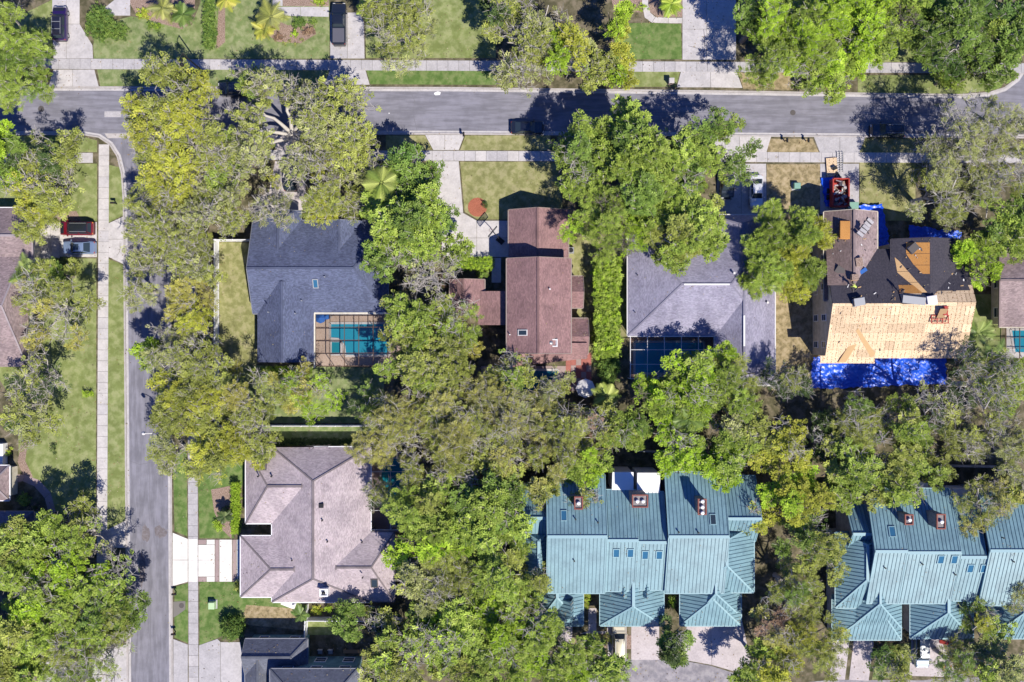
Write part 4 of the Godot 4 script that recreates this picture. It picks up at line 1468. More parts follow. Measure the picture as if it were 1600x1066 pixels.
func houses() -> void:
	# the house with the slate blue roof
	var h := site("house", "bungalow with a dark slate blue shingle roof behind the white fence", "house", P(500, 430))
	var g := {"gutter": M.ash_trim, "cap": M.slate, "win": "nw"}
	var m := block(h, M.grey_wall, M.slate, [395, 345, 606, 490], 2.8, 5.4, [396, 419, 552, 419], g)
	block(h, M.grey_wall, M.slate, [400, 330, 470, 410], 2.8, 4.4, [434, 331, 434, 420], g)
	block(h, M.grey_wall, M.slate, [492, 346, 570, 410], 2.75, 4.4, [530, 347, 530, 420], g)
	var w := block(h, M.grey_wall, M.slate, [402, 430, 491, 566], 2.8, 4.85, [440, 440, 440, 565], {"cap": M.slate, "win": "ws"})
	skylight(h, m.s, 493, 443, .65, 1.2, M.grey_metal, M.sky_pane)
	for v in [[420, 488], [508, 433], [462, 490], [472, 470]]: vent(h, m.s if v[1] < 450 else w.e, v[0], v[1], .4, .07, M.grey_metal)
	var st := mb()
	bar(st, P(491.5, 489, 2.75), P(491.5, 575, 2.75), .2, .16)
	bar(st, P(491, 489.5, 2.78), P(610, 489.5, 2.78), .2, .16)
	obj("trim", st, M.cream, h)
	# the brown house in the middle
	h = site("house", "brown shingled house with a stepped gable roof and garage wing", "house", P(840, 450))
	g = {"gutter": M.brown_trim, "cap": M.brown, "win": "w"}
	var gar := block(h, M.brown_wall, M.brown, [795, 328, 888, 412], 2.9, 4.8, [840, 328.5, 840, 412], g)
	m = block(h, M.brown_wall, M.brown, [792, 404, 892, 552], 5.4, 7.3, [841, 404.5, 841, 551], g)
	block(h, M.brown_wall, M.brown, [884, 432, 911, 481], 2.9, 4.0, [880, 456, 910.5, 456], {"gutter": M.brown_trim})
	block(h, M.brown_wall, M.brown, [884, 498, 919, 553], 2.9, 4.05, [880, 526, 918.5, 526], {"gutter": M.brown_trim})
	lean_to(h, M.brown_wall, M.brown, [[747, 508, 2.9], [747, 455, 2.9], [796, 455, 4.0], [796, 508, 4.0]])
	block(h, M.brown_wall, M.brown, [703, 437, 757, 494], 2.7, 3.8, [724, 437.5, 724, 493.5], {"gutter": M.brown_trim, "cap": M.brown})
	lean_to(h, M.brown_wall, M.brown, [[918, 560, 2.8], [796, 574, 2.8], [796, 536, 4.4], [918, 536, 4.0]])
	skylight(h, m.w, 817, 520, 1.25, .7, M.off_white, M.pane)
	vent(h, m.e, 859, 452, .4, .08, M.white)
	vent(h, m.w, 796.5, 523, .4, .07, M.off_white)
	chimney(h, 861, 536, 1.55, .85, 4.0, 6.3, M.off_white, 1, M.grey_metal)
	# the grey roof
	h = site("house", "bungalow with a broad lavender grey hip roof and white ridge strips", "house", P(1090, 460))
	g = {"gutter": M.off_white, "cap": M.grey_roof, "win": "ws"}
	m = block(h, M.cream, M.grey_roof, [981, 350, 1206, 525], 2.8, 5.5, [1066, 444, 1143, 444], g)
	w = block(h, M.cream, M.grey_roof, [1117, 430, 1211, 602], 2.75, 4.75, [1163, 455, 1163, 575], g)
	block(h, M.cream, M.grey_roof, [1108, 336, 1206, 420], 2.7, 4.75, [1157, 350, 1157, 420], g)
	st = mb()
	bar(st, P(1069, 444.5, 5.6), P(1140, 444.5, 5.6), .2, .1)
	bar(st, P(1163, 493, 4.84), P(1163, 541, 4.84), .22, .1)
	obj("ridge_vent", st, M.white, h)
	for v in [[1146, 427], [1164, 434], [1198, 473]]: vent(h, m.n if v[0] == 1146 else m.e, v[0], v[1], .5, .12, M.off_white)
	for v in [[992, 488], [996, 430]]: vent(h, m.w, v[0], v[1], .3, .06)
	# the taupe roof beside the side street
	h = site("house", "large bungalow with a pinkish taupe hip roof and white driveway", "house", P(490, 820))
	g = {"gutter": M.white, "cap": M.taupe2, "cap_w": .34, "win": "nw"}
	m = block(h, M.stucco, {"n": M.taupe, "s": M.taupe, "w": M.taupe, "e": M.taupe}, [425, 699, 579, 941], 2.8, 5.3, [489, 752, 490, 905], g)
	w = block(h, M.stucco, M.taupe, [384, 699, 490, 818], 2.8, 4.7, [418, 760, 471, 760], g)
	var w2 := block(h, M.stucco, M.taupe, [376, 838, 490, 933], 2.8, 4.3, [423, 890, 458, 890], {"gutter": M.white, "cap": M.taupe2})
	var w3 := block(h, M.stucco, M.taupe, [495, 832, 616, 940], 2.8, 4.4, [526, 887, 580, 887], {"gutter": M.taupe2, "cap": M.taupe2, "win": "s"})
	lean_to(h, M.stucco, M.taupe, [[513, 698, 2.82], [471, 699, 2.82], [489, 724, 3.7]])
	box_vent(h, m.e, 502, 790, .6, .6, M.dark_metal)
	box_vent(h, w.n, 413, 728, .7, 1.2, M.iron)
	for v in [[404, 744], [425, 744]]: vent(h, w.n, v[0], v[1], .4, .09)
	for v in [[504, 813], [512, 846], [457, 875], [566, 847], [567, 902]]: vent(h, m.e if v[0] < 520 and v[0] > 490 else (w2.n if v[0] < 490 else w3.n), v[0], v[1], .4, .08)
	skylight(h, w3.s, 585, 911, .85, 1.2, M.iron, M.pane)
	chimney(h, 506, 926, .95, .85, 3.0, 5.6, M.white, 1, M.dark_metal)
	st = mb()
	bar(st, P(441, 938, .3), P(462, 946, .3), 1.2, .2)
	obj("step", st, M.white, h)
	# the taupe brown house on the left
	h = site("house", "greyish brown shingled house cut by the left edge of the photo", "house", P(10, 440))
	g = {"gutter": M.white, "cap": M.tan_brown, "win": "n"}
	m = block(h, M.cream, M.mauve, [-70, 325, 51, 416], 2.7, 5.0, [-70, 368, 50, 368], {"gutter": M.white, "cap": M.taupe})
	block(h, M.cream, M.mauve, [-140, 380, 42, 572], 2.7, 5.9, [-90, 478, 2, 478], {"gutter": M.brown_trim, "cap": M.taupe})
	st = mb()
	box(st, P(57, 374, 1.2) + Vector3(-.45, 0, 0), Vector3(.12, 2.2, 4.4))
	obj("garage_door", st, M.off_white, h)
	h = site("house", "small corner of a greyish brown roof above the curved garden path", "house", P(-10, 755))
	block(h, M.cream, M.mauve, [-110, 728, 14, 782], 2.7, 4.4, [-110, 755, -14, 755], {"gutter": M.white, "cap": M.taupe})
	block(h, M.teal_wall, M.ash, [-110, 800, 52, 900], 2.7, 4.6, [-110, 850, -6, 850], {"gutter": M.brown_trim, "cap": M.ash})
	st = mb()
	cbox(st, P(3, 709, .6) + Vector3.ZERO, Vector3(.9, 1.2, 2.9), .06)
	obj("planter", st, M.white, h)
	# right edge
	h = site("house", "pinkish brown roof cut by the right edge beside a turquoise pool", "house", P(1620, 440))
	block(h, M.stucco, M.mauve, [1562, 372, 1760, 511], 2.8, 5.6, [1563, 438, 1760, 438], {"gutter": M.stucco, "win": "w", "cap": M.mauve})
	# the dark house at the bottom
	h = site("house", "two storey house with teal walls and an ash grey roof at the bottom", "house", P(470, 1040))
	g = {"gutter": M.ash_trim, "cap": M.ash}
	block(h, M.teal_wall, M.ash, [383, 999, 480, 1056], 2.9, 4.5, [383, 1027.5, 453, 1027.5], {"gutter": M.ash_trim, "cap": M.ash, "win": "n"})
	block(h, M.teal_wall, M.ash, [383, 1024, 418, 1120], 2.9, 4.2, [402, 1040, 402, 1120], g)
	block(h, M.teal_wall, M.ash, [422, 1046, 558, 1150], 5.6, 8.0, [468, 1098, 512, 1098], {"gutter": M.ash_trim, "cap": M.ash, "win": "ne", "ww": 1.4})
	# pools and their cages
	pool("swimming_pool", "turquoise pool with a spa inside the tan framed cage", [[492, 490], [640, 490], [640, 572], [492, 572]], [[516, 505], [612, 505], [608, 556], [540, 556], [538, 540], [530, 530], [516, 529]], M.pool_deck, M.water)
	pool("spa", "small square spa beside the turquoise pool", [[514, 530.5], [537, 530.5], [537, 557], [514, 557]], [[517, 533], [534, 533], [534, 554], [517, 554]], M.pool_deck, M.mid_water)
	cage("tan framed screen cage over the turquoise pool", 493, 491, 628, 572, 2.7, 6, 4, M.bronze)
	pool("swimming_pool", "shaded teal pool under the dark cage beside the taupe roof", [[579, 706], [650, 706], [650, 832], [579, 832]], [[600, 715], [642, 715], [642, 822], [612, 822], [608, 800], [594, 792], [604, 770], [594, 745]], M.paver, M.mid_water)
	cage("thin white screen cage beside the taupe roof", 580, 707, 640, 828, 2.6, 2, 4, M.off_white)
	pool("swimming_pool", "teal pool behind the grey roof inside a white framed cage", [[984, 523], [1118, 523], [1118, 592], [984, 592]], [[991, 534], [1100, 534], [1100, 584], [991, 584]], M.brick_deck, M.water)
	cage("white framed screen cage over the pool behind the grey roof", 985, 524, 1118, 592, 2.7, 5, 3, M.white)
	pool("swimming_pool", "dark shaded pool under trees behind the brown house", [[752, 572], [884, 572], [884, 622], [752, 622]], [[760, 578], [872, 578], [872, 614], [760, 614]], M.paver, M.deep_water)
	pool("swimming_pool", "turquoise pool at the right edge", [[1572, 511], [1680, 511], [1680, 560], [1572, 560]], [[1578, 515], [1670, 515], [1670, 552], [1584, 552]], M.concrete2, M.water)
	cage("dark framed cage over the pool at the right edge", 1572, 512, 1680, 560, 2.6, 5, 3, M.bronze)

func townhouses() -> void:
	var Bm: Material = M.metal_blue
	var o := {"seam": .5, "cap": M.cap_blue, "cap_w": .4, "gutter": M.cap_blue}
	var h := site("townhouse_row", "row of townhouses with light blue standing seam metal roofs", "townhouses", P(1000, 860))
	var u1 := block(h, M.grey_wall, Bm, [854, 742, 945, 927], 5.75, 8.5, [855, 839, 950, 839], o)
	var u2 := block(h, M.grey_wall, Bm, [945, 766, 993, 924], 5.6, 8.15, [950, 845, 1000, 845], o)
	var u3 := block(h, M.grey_wall, Bm, [993, 769, 1037, 922], 5.55, 8.0, [1000, 848, 1044, 848], o)
	var u4 := block(h, M.grey_wall, Bm, [1039, 738, 1131, 927], 5.85, 8.6, [1046, 839, 1142, 839], o)
	block(h, M.grey_wall, Bm, [812, 758, 862, 856], 4.4, 6.9, [812, 810, 862, 810], o)
	block(h, M.grey_wall, Bm, [806, 822, 866, 926], 4.3, 6.5, [842, 846, 842, 885], o)
	block(h, M.grey_wall, Bm, [1120, 744, 1180, 846], 4.5, 7.4, [1120, 811, 1180, 811], o)
	block(h, M.grey_wall, Bm, [1092, 822, 1178, 926], 4.6, 7.35, [1136, 845, 1136, 884], o)
	block(h, M.grey_wall, Bm, [838, 889, 911, 978], 3.1, 5.5, [871, 885, 871, 934], o)
	block(h, M.grey_wall, Bm, [938, 900, 1037, 978], 3.1, 6.0, [990, 895, 990, 948], o)
	block(h, M.grey_wall, Bm, [1063, 900, 1158, 978], 3.1, 5.6, [1115, 895, 1115, 937], o)
	block(h, M.grey_wall, Bm, [1092, 893, 1152, 958], 3.9, 6.3, [1119, 880, 1119, 928], {"seam": .5, "cap": M.cap_blue})
	for d in [[958, 893, 990, 930, 975], [998, 893, 1026, 930, 1011], [870, 935, 896, 962, 892]]:
		block(h, M.grey_wall, Bm, [d[0], d[1], d[2], d[3]], 4.3, 5.9, [d[4], d[1], d[4], d[3]], {"seam": .5})
	for s in [[963, 864], [985, 864]]: skylight(h, u2.s, s[0], s[1], .8, 1.2, M.cap_blue, M.sky_pane)
	for s in [[1008, 867], [1030, 867]]: skylight(h, u3.s, s[0], s[1], .8, 1.2, M.cap_blue, M.sky_pane)
	skylight(h, u1.n, 881, 806, .75, 1.3, M.cap_blue, M.sky_pane)
	skylight(h, u4.n, 1114, 812, .75, 1.3, M.cap_blue, M.pane)
	for v in [[899, 811], [934, 816], [897, 876], [1060, 831], [1091, 832]]: vent(h, u1.n if v[0] < 940 and v[1] < 839 else (u1.s if v[0] < 940 else u4.n), v[0], v[1], .4, .08)
	chimney(h, 904, 786, .95, 1.5, 5.0, 9.2, M.siding, 1, M.white)
	chimney(h, 1000, 783, 1.9, 1.5, 5.0, 9.2, M.siding, 2, M.white)
	chimney(h, 1097, 792, .95, 1.9, 5.0, 9.4, M.siding, 3, M.white, false)
	var pat := lean_to(h, M.white, M.white, [[957, 738, 5.5], [990, 738, 5.5], [990, 768, 5.6], [956, 768, 5.6]])
	lean_to(h, M.white, M.white, [[996, 739, 5.5], [1032, 739, 5.5], [1031, 771, 5.6], [995, 771, 5.6]])
	h = site("townhouse_row", "second row of blue metal roofed townhouses cut by the right edge", "townhouses", P(1450, 880))
	u1 = block(h, M.grey_wall, Bm, [1354, 764, 1403, 943], 5.75, 8.5, [1372, 862, 1425, 862], o)
	u2 = block(h, M.grey_wall, Bm, [1403, 764, 1485, 943], 5.7, 8.4, [1425, 864, 1508, 864], o)
	u3 = block(h, M.grey_wall, Bm, [1485, 776, 1525, 939], 5.55, 8.05, [1508, 871, 1548, 871], o)
	u4 = block(h, M.grey_wall, Bm, [1529, 764, 1640, 946], 5.85, 8.6, [1553, 861, 1660, 861], o)
	block(h, M.grey_wall, Bm, [1306, 832, 1400, 950], 4.5, 7.0, [1356, 852, 1356, 906], o)
	block(h, M.grey_wall, Bm, [1322, 790, 1372, 866], 4.6, 6.9, [1322, 835, 1372, 835], o)
	block(h, M.grey_wall, Bm, [1301, 930, 1408, 1000], 3.1, 5.7, [1374, 905, 1374, 950], o)
	block(h, M.grey_wall, Bm, [1328, 912, 1409, 982], 3.9, 6.4, [1376, 900, 1376, 944], {"seam": .5, "cap": M.cap_blue})
	block(h, M.grey_wall, Bm, [1423, 925, 1521, 998], 3.1, 5.9, [1483, 915, 1483, 958], o)
	block(h, M.grey_wall, Bm, [1545, 930, 1640, 998], 3.1, 5.9, [1602, 915, 1602, 958], o)
	for s in [[1470, 874], [1491, 874]]: skylight(h, u2.s, s[0], s[1], .8, 1.2, M.cap_blue, M.sky_pane)
	for s in [[1516, 888], [1537, 888]]: skylight(h, u3.s, s[0], s[1], .8, 1.2, M.cap_blue, M.sky_pane)
	skylight(h, u1.n, 1394, 831, .8, 1.3, M.cap_blue, M.sky_pane)
	for v in [[1382, 887], [1440, 881], [1491, 897], [1582, 877], [1566, 840]]: vent(h, u1.s if v[0] < 1400 else (u2.s if v[0] < 1500 else u4.s), v[0], v[1], .4, .08)
	chimney(h, 1420, 812, .95, 1.2, 5.0, 9.0, M.siding, 1, M.white)
	chimney(h, 1470, 815, 1.0, 1.8, 5.0, 9.4, M.siding, 1, M.white, false)
	lean_to(h, M.white, M.white, [[1488, 764, 3.2], [1524, 764, 3.2], [1522, 790, 3.6], [1494, 790, 3.6]])
	lean_to(h, M.white, M.white, [[1405, 755, 3.2], [1450, 755, 3.2], [1450, 775, 3.6], [1405, 775, 3.6]])

func building_site() -> void:
	var h := site("house_under_repair", "two storey house being re-roofed with bare plywood and black felt", "house", P(1400, 470))
	var o := {"gutter": M.stucco}
	var left := block(h, M.stucco, {"n": M.felt, "s": M.ply[1], "e": M.felt, "w": M.felt}, [1289, 389, 1394, 560], 5.6, 8.3, [1293, 474, 1408, 474], {"win": "w", "ww": .8})
	var right := block(h, M.stucco, {"n": M.felt, "s": M.ply[1], "e": M.felt, "w": M.felt}, [1394, 397, 1508, 560], 5.62, 8.28, [1408, 472, 1525, 472], {"win": "e"})
	var gar := block(h, M.stucco, {"n": M.mauve, "w": M.tan_brown, "e": M.mauve, "s": M.mauve}, [1288, 331, 1371, 470], 5.6, 7.45, [1335, 331.5, 1335, 452], {"win": "w", "ww": .8, "cap": M.mauve, "gutter": M.stucco})
	var dor := block(h, M.stucco, {"w": M.felt, "e": M.felt, "n": M.felt, "s": M.felt}, [1393, 374, 1500, 474], 6.35, 8.15, [1454, 375, 1454, 466], {"gutter": M.felt})
	sheets(h, "plywood_sheet", left.faces.s, 2.44, 1.22, M.ply)
	sheets(h, "plywood_sheet", right.faces.s, 2.44, 1.22, M.ply)
	var f: Array = right.faces.n
	sheets(h, "plywood_sheet", f, 2.44, 1.22, [M.ply[2], M.ply[3], M.old_ply[2]], 4.6, 9.0)
	var sw := thing_part_ramp(h)
	# sheets and felt on the northern cross gable
	for q in [[[1416, 379], [1453, 379], [1453, 396], [1416, 396]], [[1416, 396.6], [1453, 396.6], [1453, 414], [1428, 414]], [[1429, 414.6], [1453, 414.6], [1453, 428], [1442, 428]]]:
		sheet(h, "plywood_sheet", q, dor.w, .035, M.old_ply[rng.randi() % 2])
	for q in [[[1398, 402], [1405, 408], [1419, 424], [1402, 424]], [[1402, 424.6], [1419.5, 424.6], [1434, 441], [1405, 441]], [[1405, 441.6], [1434.5, 441.6], [1449, 457], [1408, 458]]]:
		sheet(h, "plywood_sheet", q, dor.w, .035, M.orange_ply)
	sheet(h, "felt_sheet", [[1460, 455], [1478, 424], [1502, 422], [1516, 454]], right.n, .06, M.felt)
	sheet(h, "ridge_board", [[1337, 517], [1341, 513], [1368, 553], [1361, 559]], left.s, .06, M.wood_pale)
	sheet(h, "shingle_sheet", [[1291, 392], [1330, 392], [1337, 446], [1293, 446]], left.n, .05, M.tan_brown)
	# scraps of paper and shingle left on the slopes
	for k in 70:
		var on: Array = [[left.n, 1376 + rng.randf_range(-70, 25), rng.randf_range(446, 472)], [left.s, rng.randf_range(1300, 1400), rng.randf_range(480, 552)], [dor.w, rng.randf_range(1402, 1450), rng.randf_range(384, 452)], [right.n, rng.randf_range(1464, 1512), rng.randf_range(426, 464)], [gar.e, rng.randf_range(1340, 1368), rng.randf_range(338, 392)], [gar.w, rng.randf_range(1294, 1330), rng.randf_range(338, 440)]][k % 6]
		var st0 := mb()
		cbox(st0, hit(on[1], on[2], on[0]) + Vector3(0, .08, 0), Vector3(rng.randf_range(.08, .5), .05, rng.randf_range(.05, .2)), .01, Basis(Vector3.UP, rng.randf() * 6))
		obj("scrap", st0, [M.off_white, M.felt, M.iron, M.wood_pale, M.concrete3][rng.randi() % 5], h)
	# what lies on the roof
	var stack := func(called: String, label: String, category: String, px: float, py: float, pl: Plane, size: Vector3, turn: float, n: int, mats: Array) -> void:
		var p := hit(px, py, pl)
		var t := thing(called, label, category, p, deg_to_rad(turn))
		for k in n:
			var st := mb()
			cbox(st, Vector3(rng.randf_range(-.06, .06), size.y * (k + .5) / n, rng.randf_range(-.06, .06)), Vector3(size.x, size.y / n - .02, size.z), .015, Basis(Vector3.UP, rng.randf_range(-.08, .08)))
			obj("layer", st, mats[k % mats.size()], t)
	stack.call("plywood_stack", "orange brown stack of plywood on the shingled garage roof", "plywood stack", 1319, 360, gar.w, Vector3(1.3, .5, 2.3), 0, 4, [M.old_ply[0], M.old_ply[1]])
	for k in 5:
		stack.call("shingle_bundle", ["grey shingle bundle nearest the roof edge in the slanting row", "second shingle bundle of the slanting row on the garage roof", "middle shingle bundle of the slanting row", "fourth pale shingle bundle in the slanting row", "lowest dark shingle bundle of the slanting row"][k], "shingle bundle", 1358 - k * 3.6, 346 + k * 5.0, gar.e if k < 2 else gar.w, Vector3(.95, .42, .42), -38, 3, [M.grey_metal, M.felt, M.concrete3])
	stack.call("shingle_bundle", "pale shingle bundle astride the garage ridge", "shingle bundle", 1341, 410, gar.e, Vector3(.95, .6, 1.1), 8, 4, [M.concrete3, M.mulch])
	stack.call("shingle_bundle", "dark shingle bundle lying flat on the garage roof", "shingle bundle", 1314, 424, gar.w, Vector3(1.5, .25, 1.0), -35, 2, [M.black, M.iron])
	stack.call("shingle_bundle", "small tan bundle above the black felt", "bundle", 1334, 434, gar.w, Vector3(.9, .5, .8), 0, 3, [M.mulch, M.wood])
	stack.call("tool_pile", "pile of blue and white tools on the felt", "tool pile", 1348, 423, left.n, Vector3(1.0, .3, .5), 30, 2, [M.off_white, M.cushion])
	stack.call("shingle_bundle", "big grey bundle at the ridge between felt and plywood", "bundle", 1340, 472, left.n, Vector3(1.4, .7, 1.0), 10, 4, [M.grey_metal, M.felt, M.concrete])
	stack.call("tarp_bundle", "folded grey sheet lying along the ridge", "bundle", 1427, 470, right.n, Vector3(3.0, .3, 1.0), -3, 3, [M.concrete3, M.felt, M.grey_metal])
	stack.call("tarp_bundle", "white and blue bundle beside the folded grey sheet", "bundle", 1455, 469, right.n, Vector3(1.3, .45, 1.1), 5, 3, [M.white, M.cushion, M.off_white])
	stack.call("tool_box", "blue and white box in the notch of the orange plywood", "box", 1459, 427, right.n, Vector3(.9, .5, 1.0), 12, 2, [M.cushion, M.white])
	stack.call("shingle_bundle", "dark bundle at the northern edge of the orange plywood", "bundle", 1426, 388, dor.w, Vector3(1.3, .4, 1.0), 40, 3, [M.iron, M.concrete3])
	stack.call("tool_box", "blue white and red tool box beside the leaning board", "box", 1475, 486, right.s, Vector3(.6, .5, 1.2), 0, 3, [M.white, M.cushion, M.red_paint])
	var lat := thing("roof_bracket", "dark red lattice platform with a leaning board on the plywood slope", "scaffold", hit(1467, 499, right.s))
	for i in 4:
		var st := mb()
		bar(st, Vector3(-1.1 + i * .73, .3, -.55), Vector3(-1.1 + i * .73, .3, .55), .1, .1)
		obj("bar", st, M.red_paint, lat)
		if i < 3:
			st = mb()
			bar(st, Vector3(-1.15, .36, -.5 + i * .5), Vector3(1.15, .36, -.5 + i * .5), .1, .1)
			obj("rail", st, M.red_paint, lat)
	var st2 := mb()
	box(st2, Vector3(0, .9, -.75), Vector3(1.0, .04, 1.5), Basis(Vector3.RIGHT, .7))
	obj("board", st2, M.wood, lat)
	person(hit(1331, 448.5, left.n) + Vector3(0, .06, 0), 60, 1.05, Color(.45, .55, .12), Color(.3, .26, .2), Color(.55, .5, .4), "person in a yellow green shirt bending over on the black felt")
	person(hit(1404, 455, left.n) + Vector3(0, .06, 0), 100, .15, Color(.12, .11, .12), Color(.08, .09, .14), Color(.5, .38, .26), "person in dark clothes and a tan hat standing at the roof step")
	tarp("wide bright blue tarp on the ground behind the plywood slope", [[1268, 560], [1474, 548], [1478, 600], [1265, 608]], .3, 3)
	tarp("narrow blue tarp on the ground north of the orange plywood", [[1418, 352], [1500, 364], [1500, 376], [1420, 378]], .2, 9)
	tarp("dark blue tarp between the dumpster and the house", [[1340, 322], [1376, 320], [1388, 380], [1372, 392]], .3, 14)
	tarp("small blue tarp beside the dumpster", [[1283, 278], [1302, 278], [1300, 326], [1288, 322]], .1, 21)
	# the dump trailer and what stands beside it
	var p := P(1309, 303, .7)
	p.y = .13
	var t := thing("dump_trailer", "red dump trailer full of torn off shingles in the driveway", "trailer", p)
	var st := mb()
	box(st, Vector3(0, .6, 0), Vector3(2.2, .12, 3.7))
	obj("floor", st, M.red_paint, t)
	for s in [-1, 1]:
		st = mb()
		box(st, Vector3(s * 1.1, 1.15, 0), Vector3(.08, 1.2, 3.8))
		box(st, Vector3(s * 1.1, 1.78, 0), Vector3(.16, .1, 3.9))
		for k in 4: box(st, Vector3(s * 1.17, 1.1, -1.5 + k), Vector3(.08, 1.1, .1))
		obj("side_wall", st, M.red_paint, t)
		st = mb()
		box(st, Vector3(0, 1.15, s * 1.88), Vector3(2.1, 1.2, .08))
		box(st, Vector3(0, 1.78, s * 1.9), Vector3(2.3, .1, .14))
		obj("end_wall", st, M.red_paint, t)
		for z in [-.45, .45]:
			st = mb(true)
			cyl(st, Vector3(s * 1.2, .36, z), Vector3(s * 1.42, .36, z), .37, .37, 16)
			obj("wheel", st, M.rubber, t)
	st = mb()
	bar(st, Vector3(-.5, .5, -1.9), Vector3(0, .45, -3.1), .1, .1)
	bar(st, Vector3(.5, .5, -1.9), Vector3(0, .45, -3.1), .1, .1)
	obj("hitch", st, M.black, t)
	var mats := [M.concrete3, M.felt, M.iron, M.mulch, M.grey_metal, M.mauve_slab]
	for k in 46:
		st = mb()
		box(st, Vector3(rng.randf_range(-.85, .85), rng.randf_range(1.0, 1.75), rng.randf_range(-1.6, 1.6)), Vector3(rng.randf_range(.2, .9), .04, rng.randf_range(.1, .45)), Basis.from_euler(Vector3(rng.randf_range(-.5, .5), rng.randf() * 6, rng.randf_range(-.5, .5))))
		obj("shingle_scrap", st, mats[rng.randi() % 6], t)
	stack.call("plywood_stack", "tan plywood sheets on the ground beside the ladders", "plywood stack", 1299, 262, Plane(Vector3.UP, .13), Vector3(1.5, .3, 2.6), 6, 3, [M.ply[2], M.ply[3]])
	stack.call("supply_box", "white and black box on the plywood sheets", "box", 1303, 263, Plane(Vector3.UP, .4), Vector3(.6, .5, .5), 25, 2, [M.white, M.black])
	stack.call("supply_box", "teal crate at the corner of the dumpster", "crate", 1330, 323, Plane(Vector3.UP, .13), Vector3(1.5, .9, .9), 0, 1, [M.green_box])
	for k in 2:
		var l := thing("ladder", ["long aluminium ladder lying on the driveway, on the left", "long aluminium ladder lying on the driveway, on the right"][k], "ladder", P(1309 + k * 4.5, 253) + Vector3(0, .2, 0), .02, "ladders in the driveway")
		for s in [-1, 1]:
			st = mb()
			box(st, Vector3(s * .2, .06, 0), Vector3(.06, .1, 2.9))
			obj("rail", st, M.grey_metal, l)
		for q in 9:
			st = mb()
			box(st, Vector3(0, .06, -1.3 + q * .32), Vector3(.34, .04, .05))
			obj("rung", st, M.off_white, l)

func thing_part_ramp(h: Node3D) -> int:
	# the small plywood hip at the lower left corner of the slope
	var st := mb()
	slab(st, [P(1310, 566, 5.75), P(1338, 522, 6.6), P(1344, 530, 6.5), P(1322, 566, 5.75)], .2)
	obj("ramp_board", st, M.wood_pale, h)
	st = mb()
	slab(st, [P(1282, 568, 5.55), P(1367, 568, 5.55), P(1367, 556, 5.72), P(1282, 556, 5.72)], .1)
	obj("plywood_edge", st, M.ply[0], h)
	return 0

func traffic() -> void:
	car(94, 37, 0, "suv", lin(.03, .012, .09), "dark purple car with silver roof bars in the northwest driveway", {"rails": 2, "hood": lin(.02, .022, .03), "roof": lin(.02, .02, .035)})
	car(530, 38, 0, "pickup", lin(.016, .02, .03), "black pickup truck with a grey bed cover in the stained driveway")
	car(120, 357, 90, "suv", lin(.2, .008, .018), "red car with a black roof in the double driveway", {"roof": lin(.02, .025, .035), "hood": lin(.02, .025, .035), "rails": 1, "lamp": M.glow})
	car(123, 387, 90, "sedan", lin(.2, .27, .42), "pale blue car with a sunroof beside the red car", {"sunroof": true})
	car(367, 139, 90, "suv", lin(.012, .018, .035), "black car at the northern kerb under the yellowish tree", {"y": 0.0})
	car(824, 199, -90, "sedan", lin(.012, .016, .03), "dark car in deep tree shade at the southern kerb", {"y": 0.0})
	car(1387, 204, 90, "suv", lin(.015, .02, .035), "black car with blue reflections parked under the big grey tree", {"y": 0.0, "rails": 1})
	car(1182, 299, 180, "sedan", lin(.7, .71, .74), "white car dappled by shade in the driveway of the grey roof")
	car(1136, 284, 180, "suv", lin(.02, .03, .045), "dark car under leaves beside the white car")
	car(967, 1002, 0, "suv", lin(.42, .39, .31), "beige car in front of the first townhouse row", {"rails": 1})
	car(1440, 1017, 180, "suv", lin(.16, .21, .3), "silver blue car in front of the second townhouse row", {"roof": lin(.45, .47, .5)})
	car(454, 272, 0, "suv", lin(.02, .035, .045), "dark car under bare branches in front of the slate roof")
	car(1598, 199, 90, "sedan", lin(.015, .015, .02), "black car cut by the right edge on the cross street", {"y": 0.0})

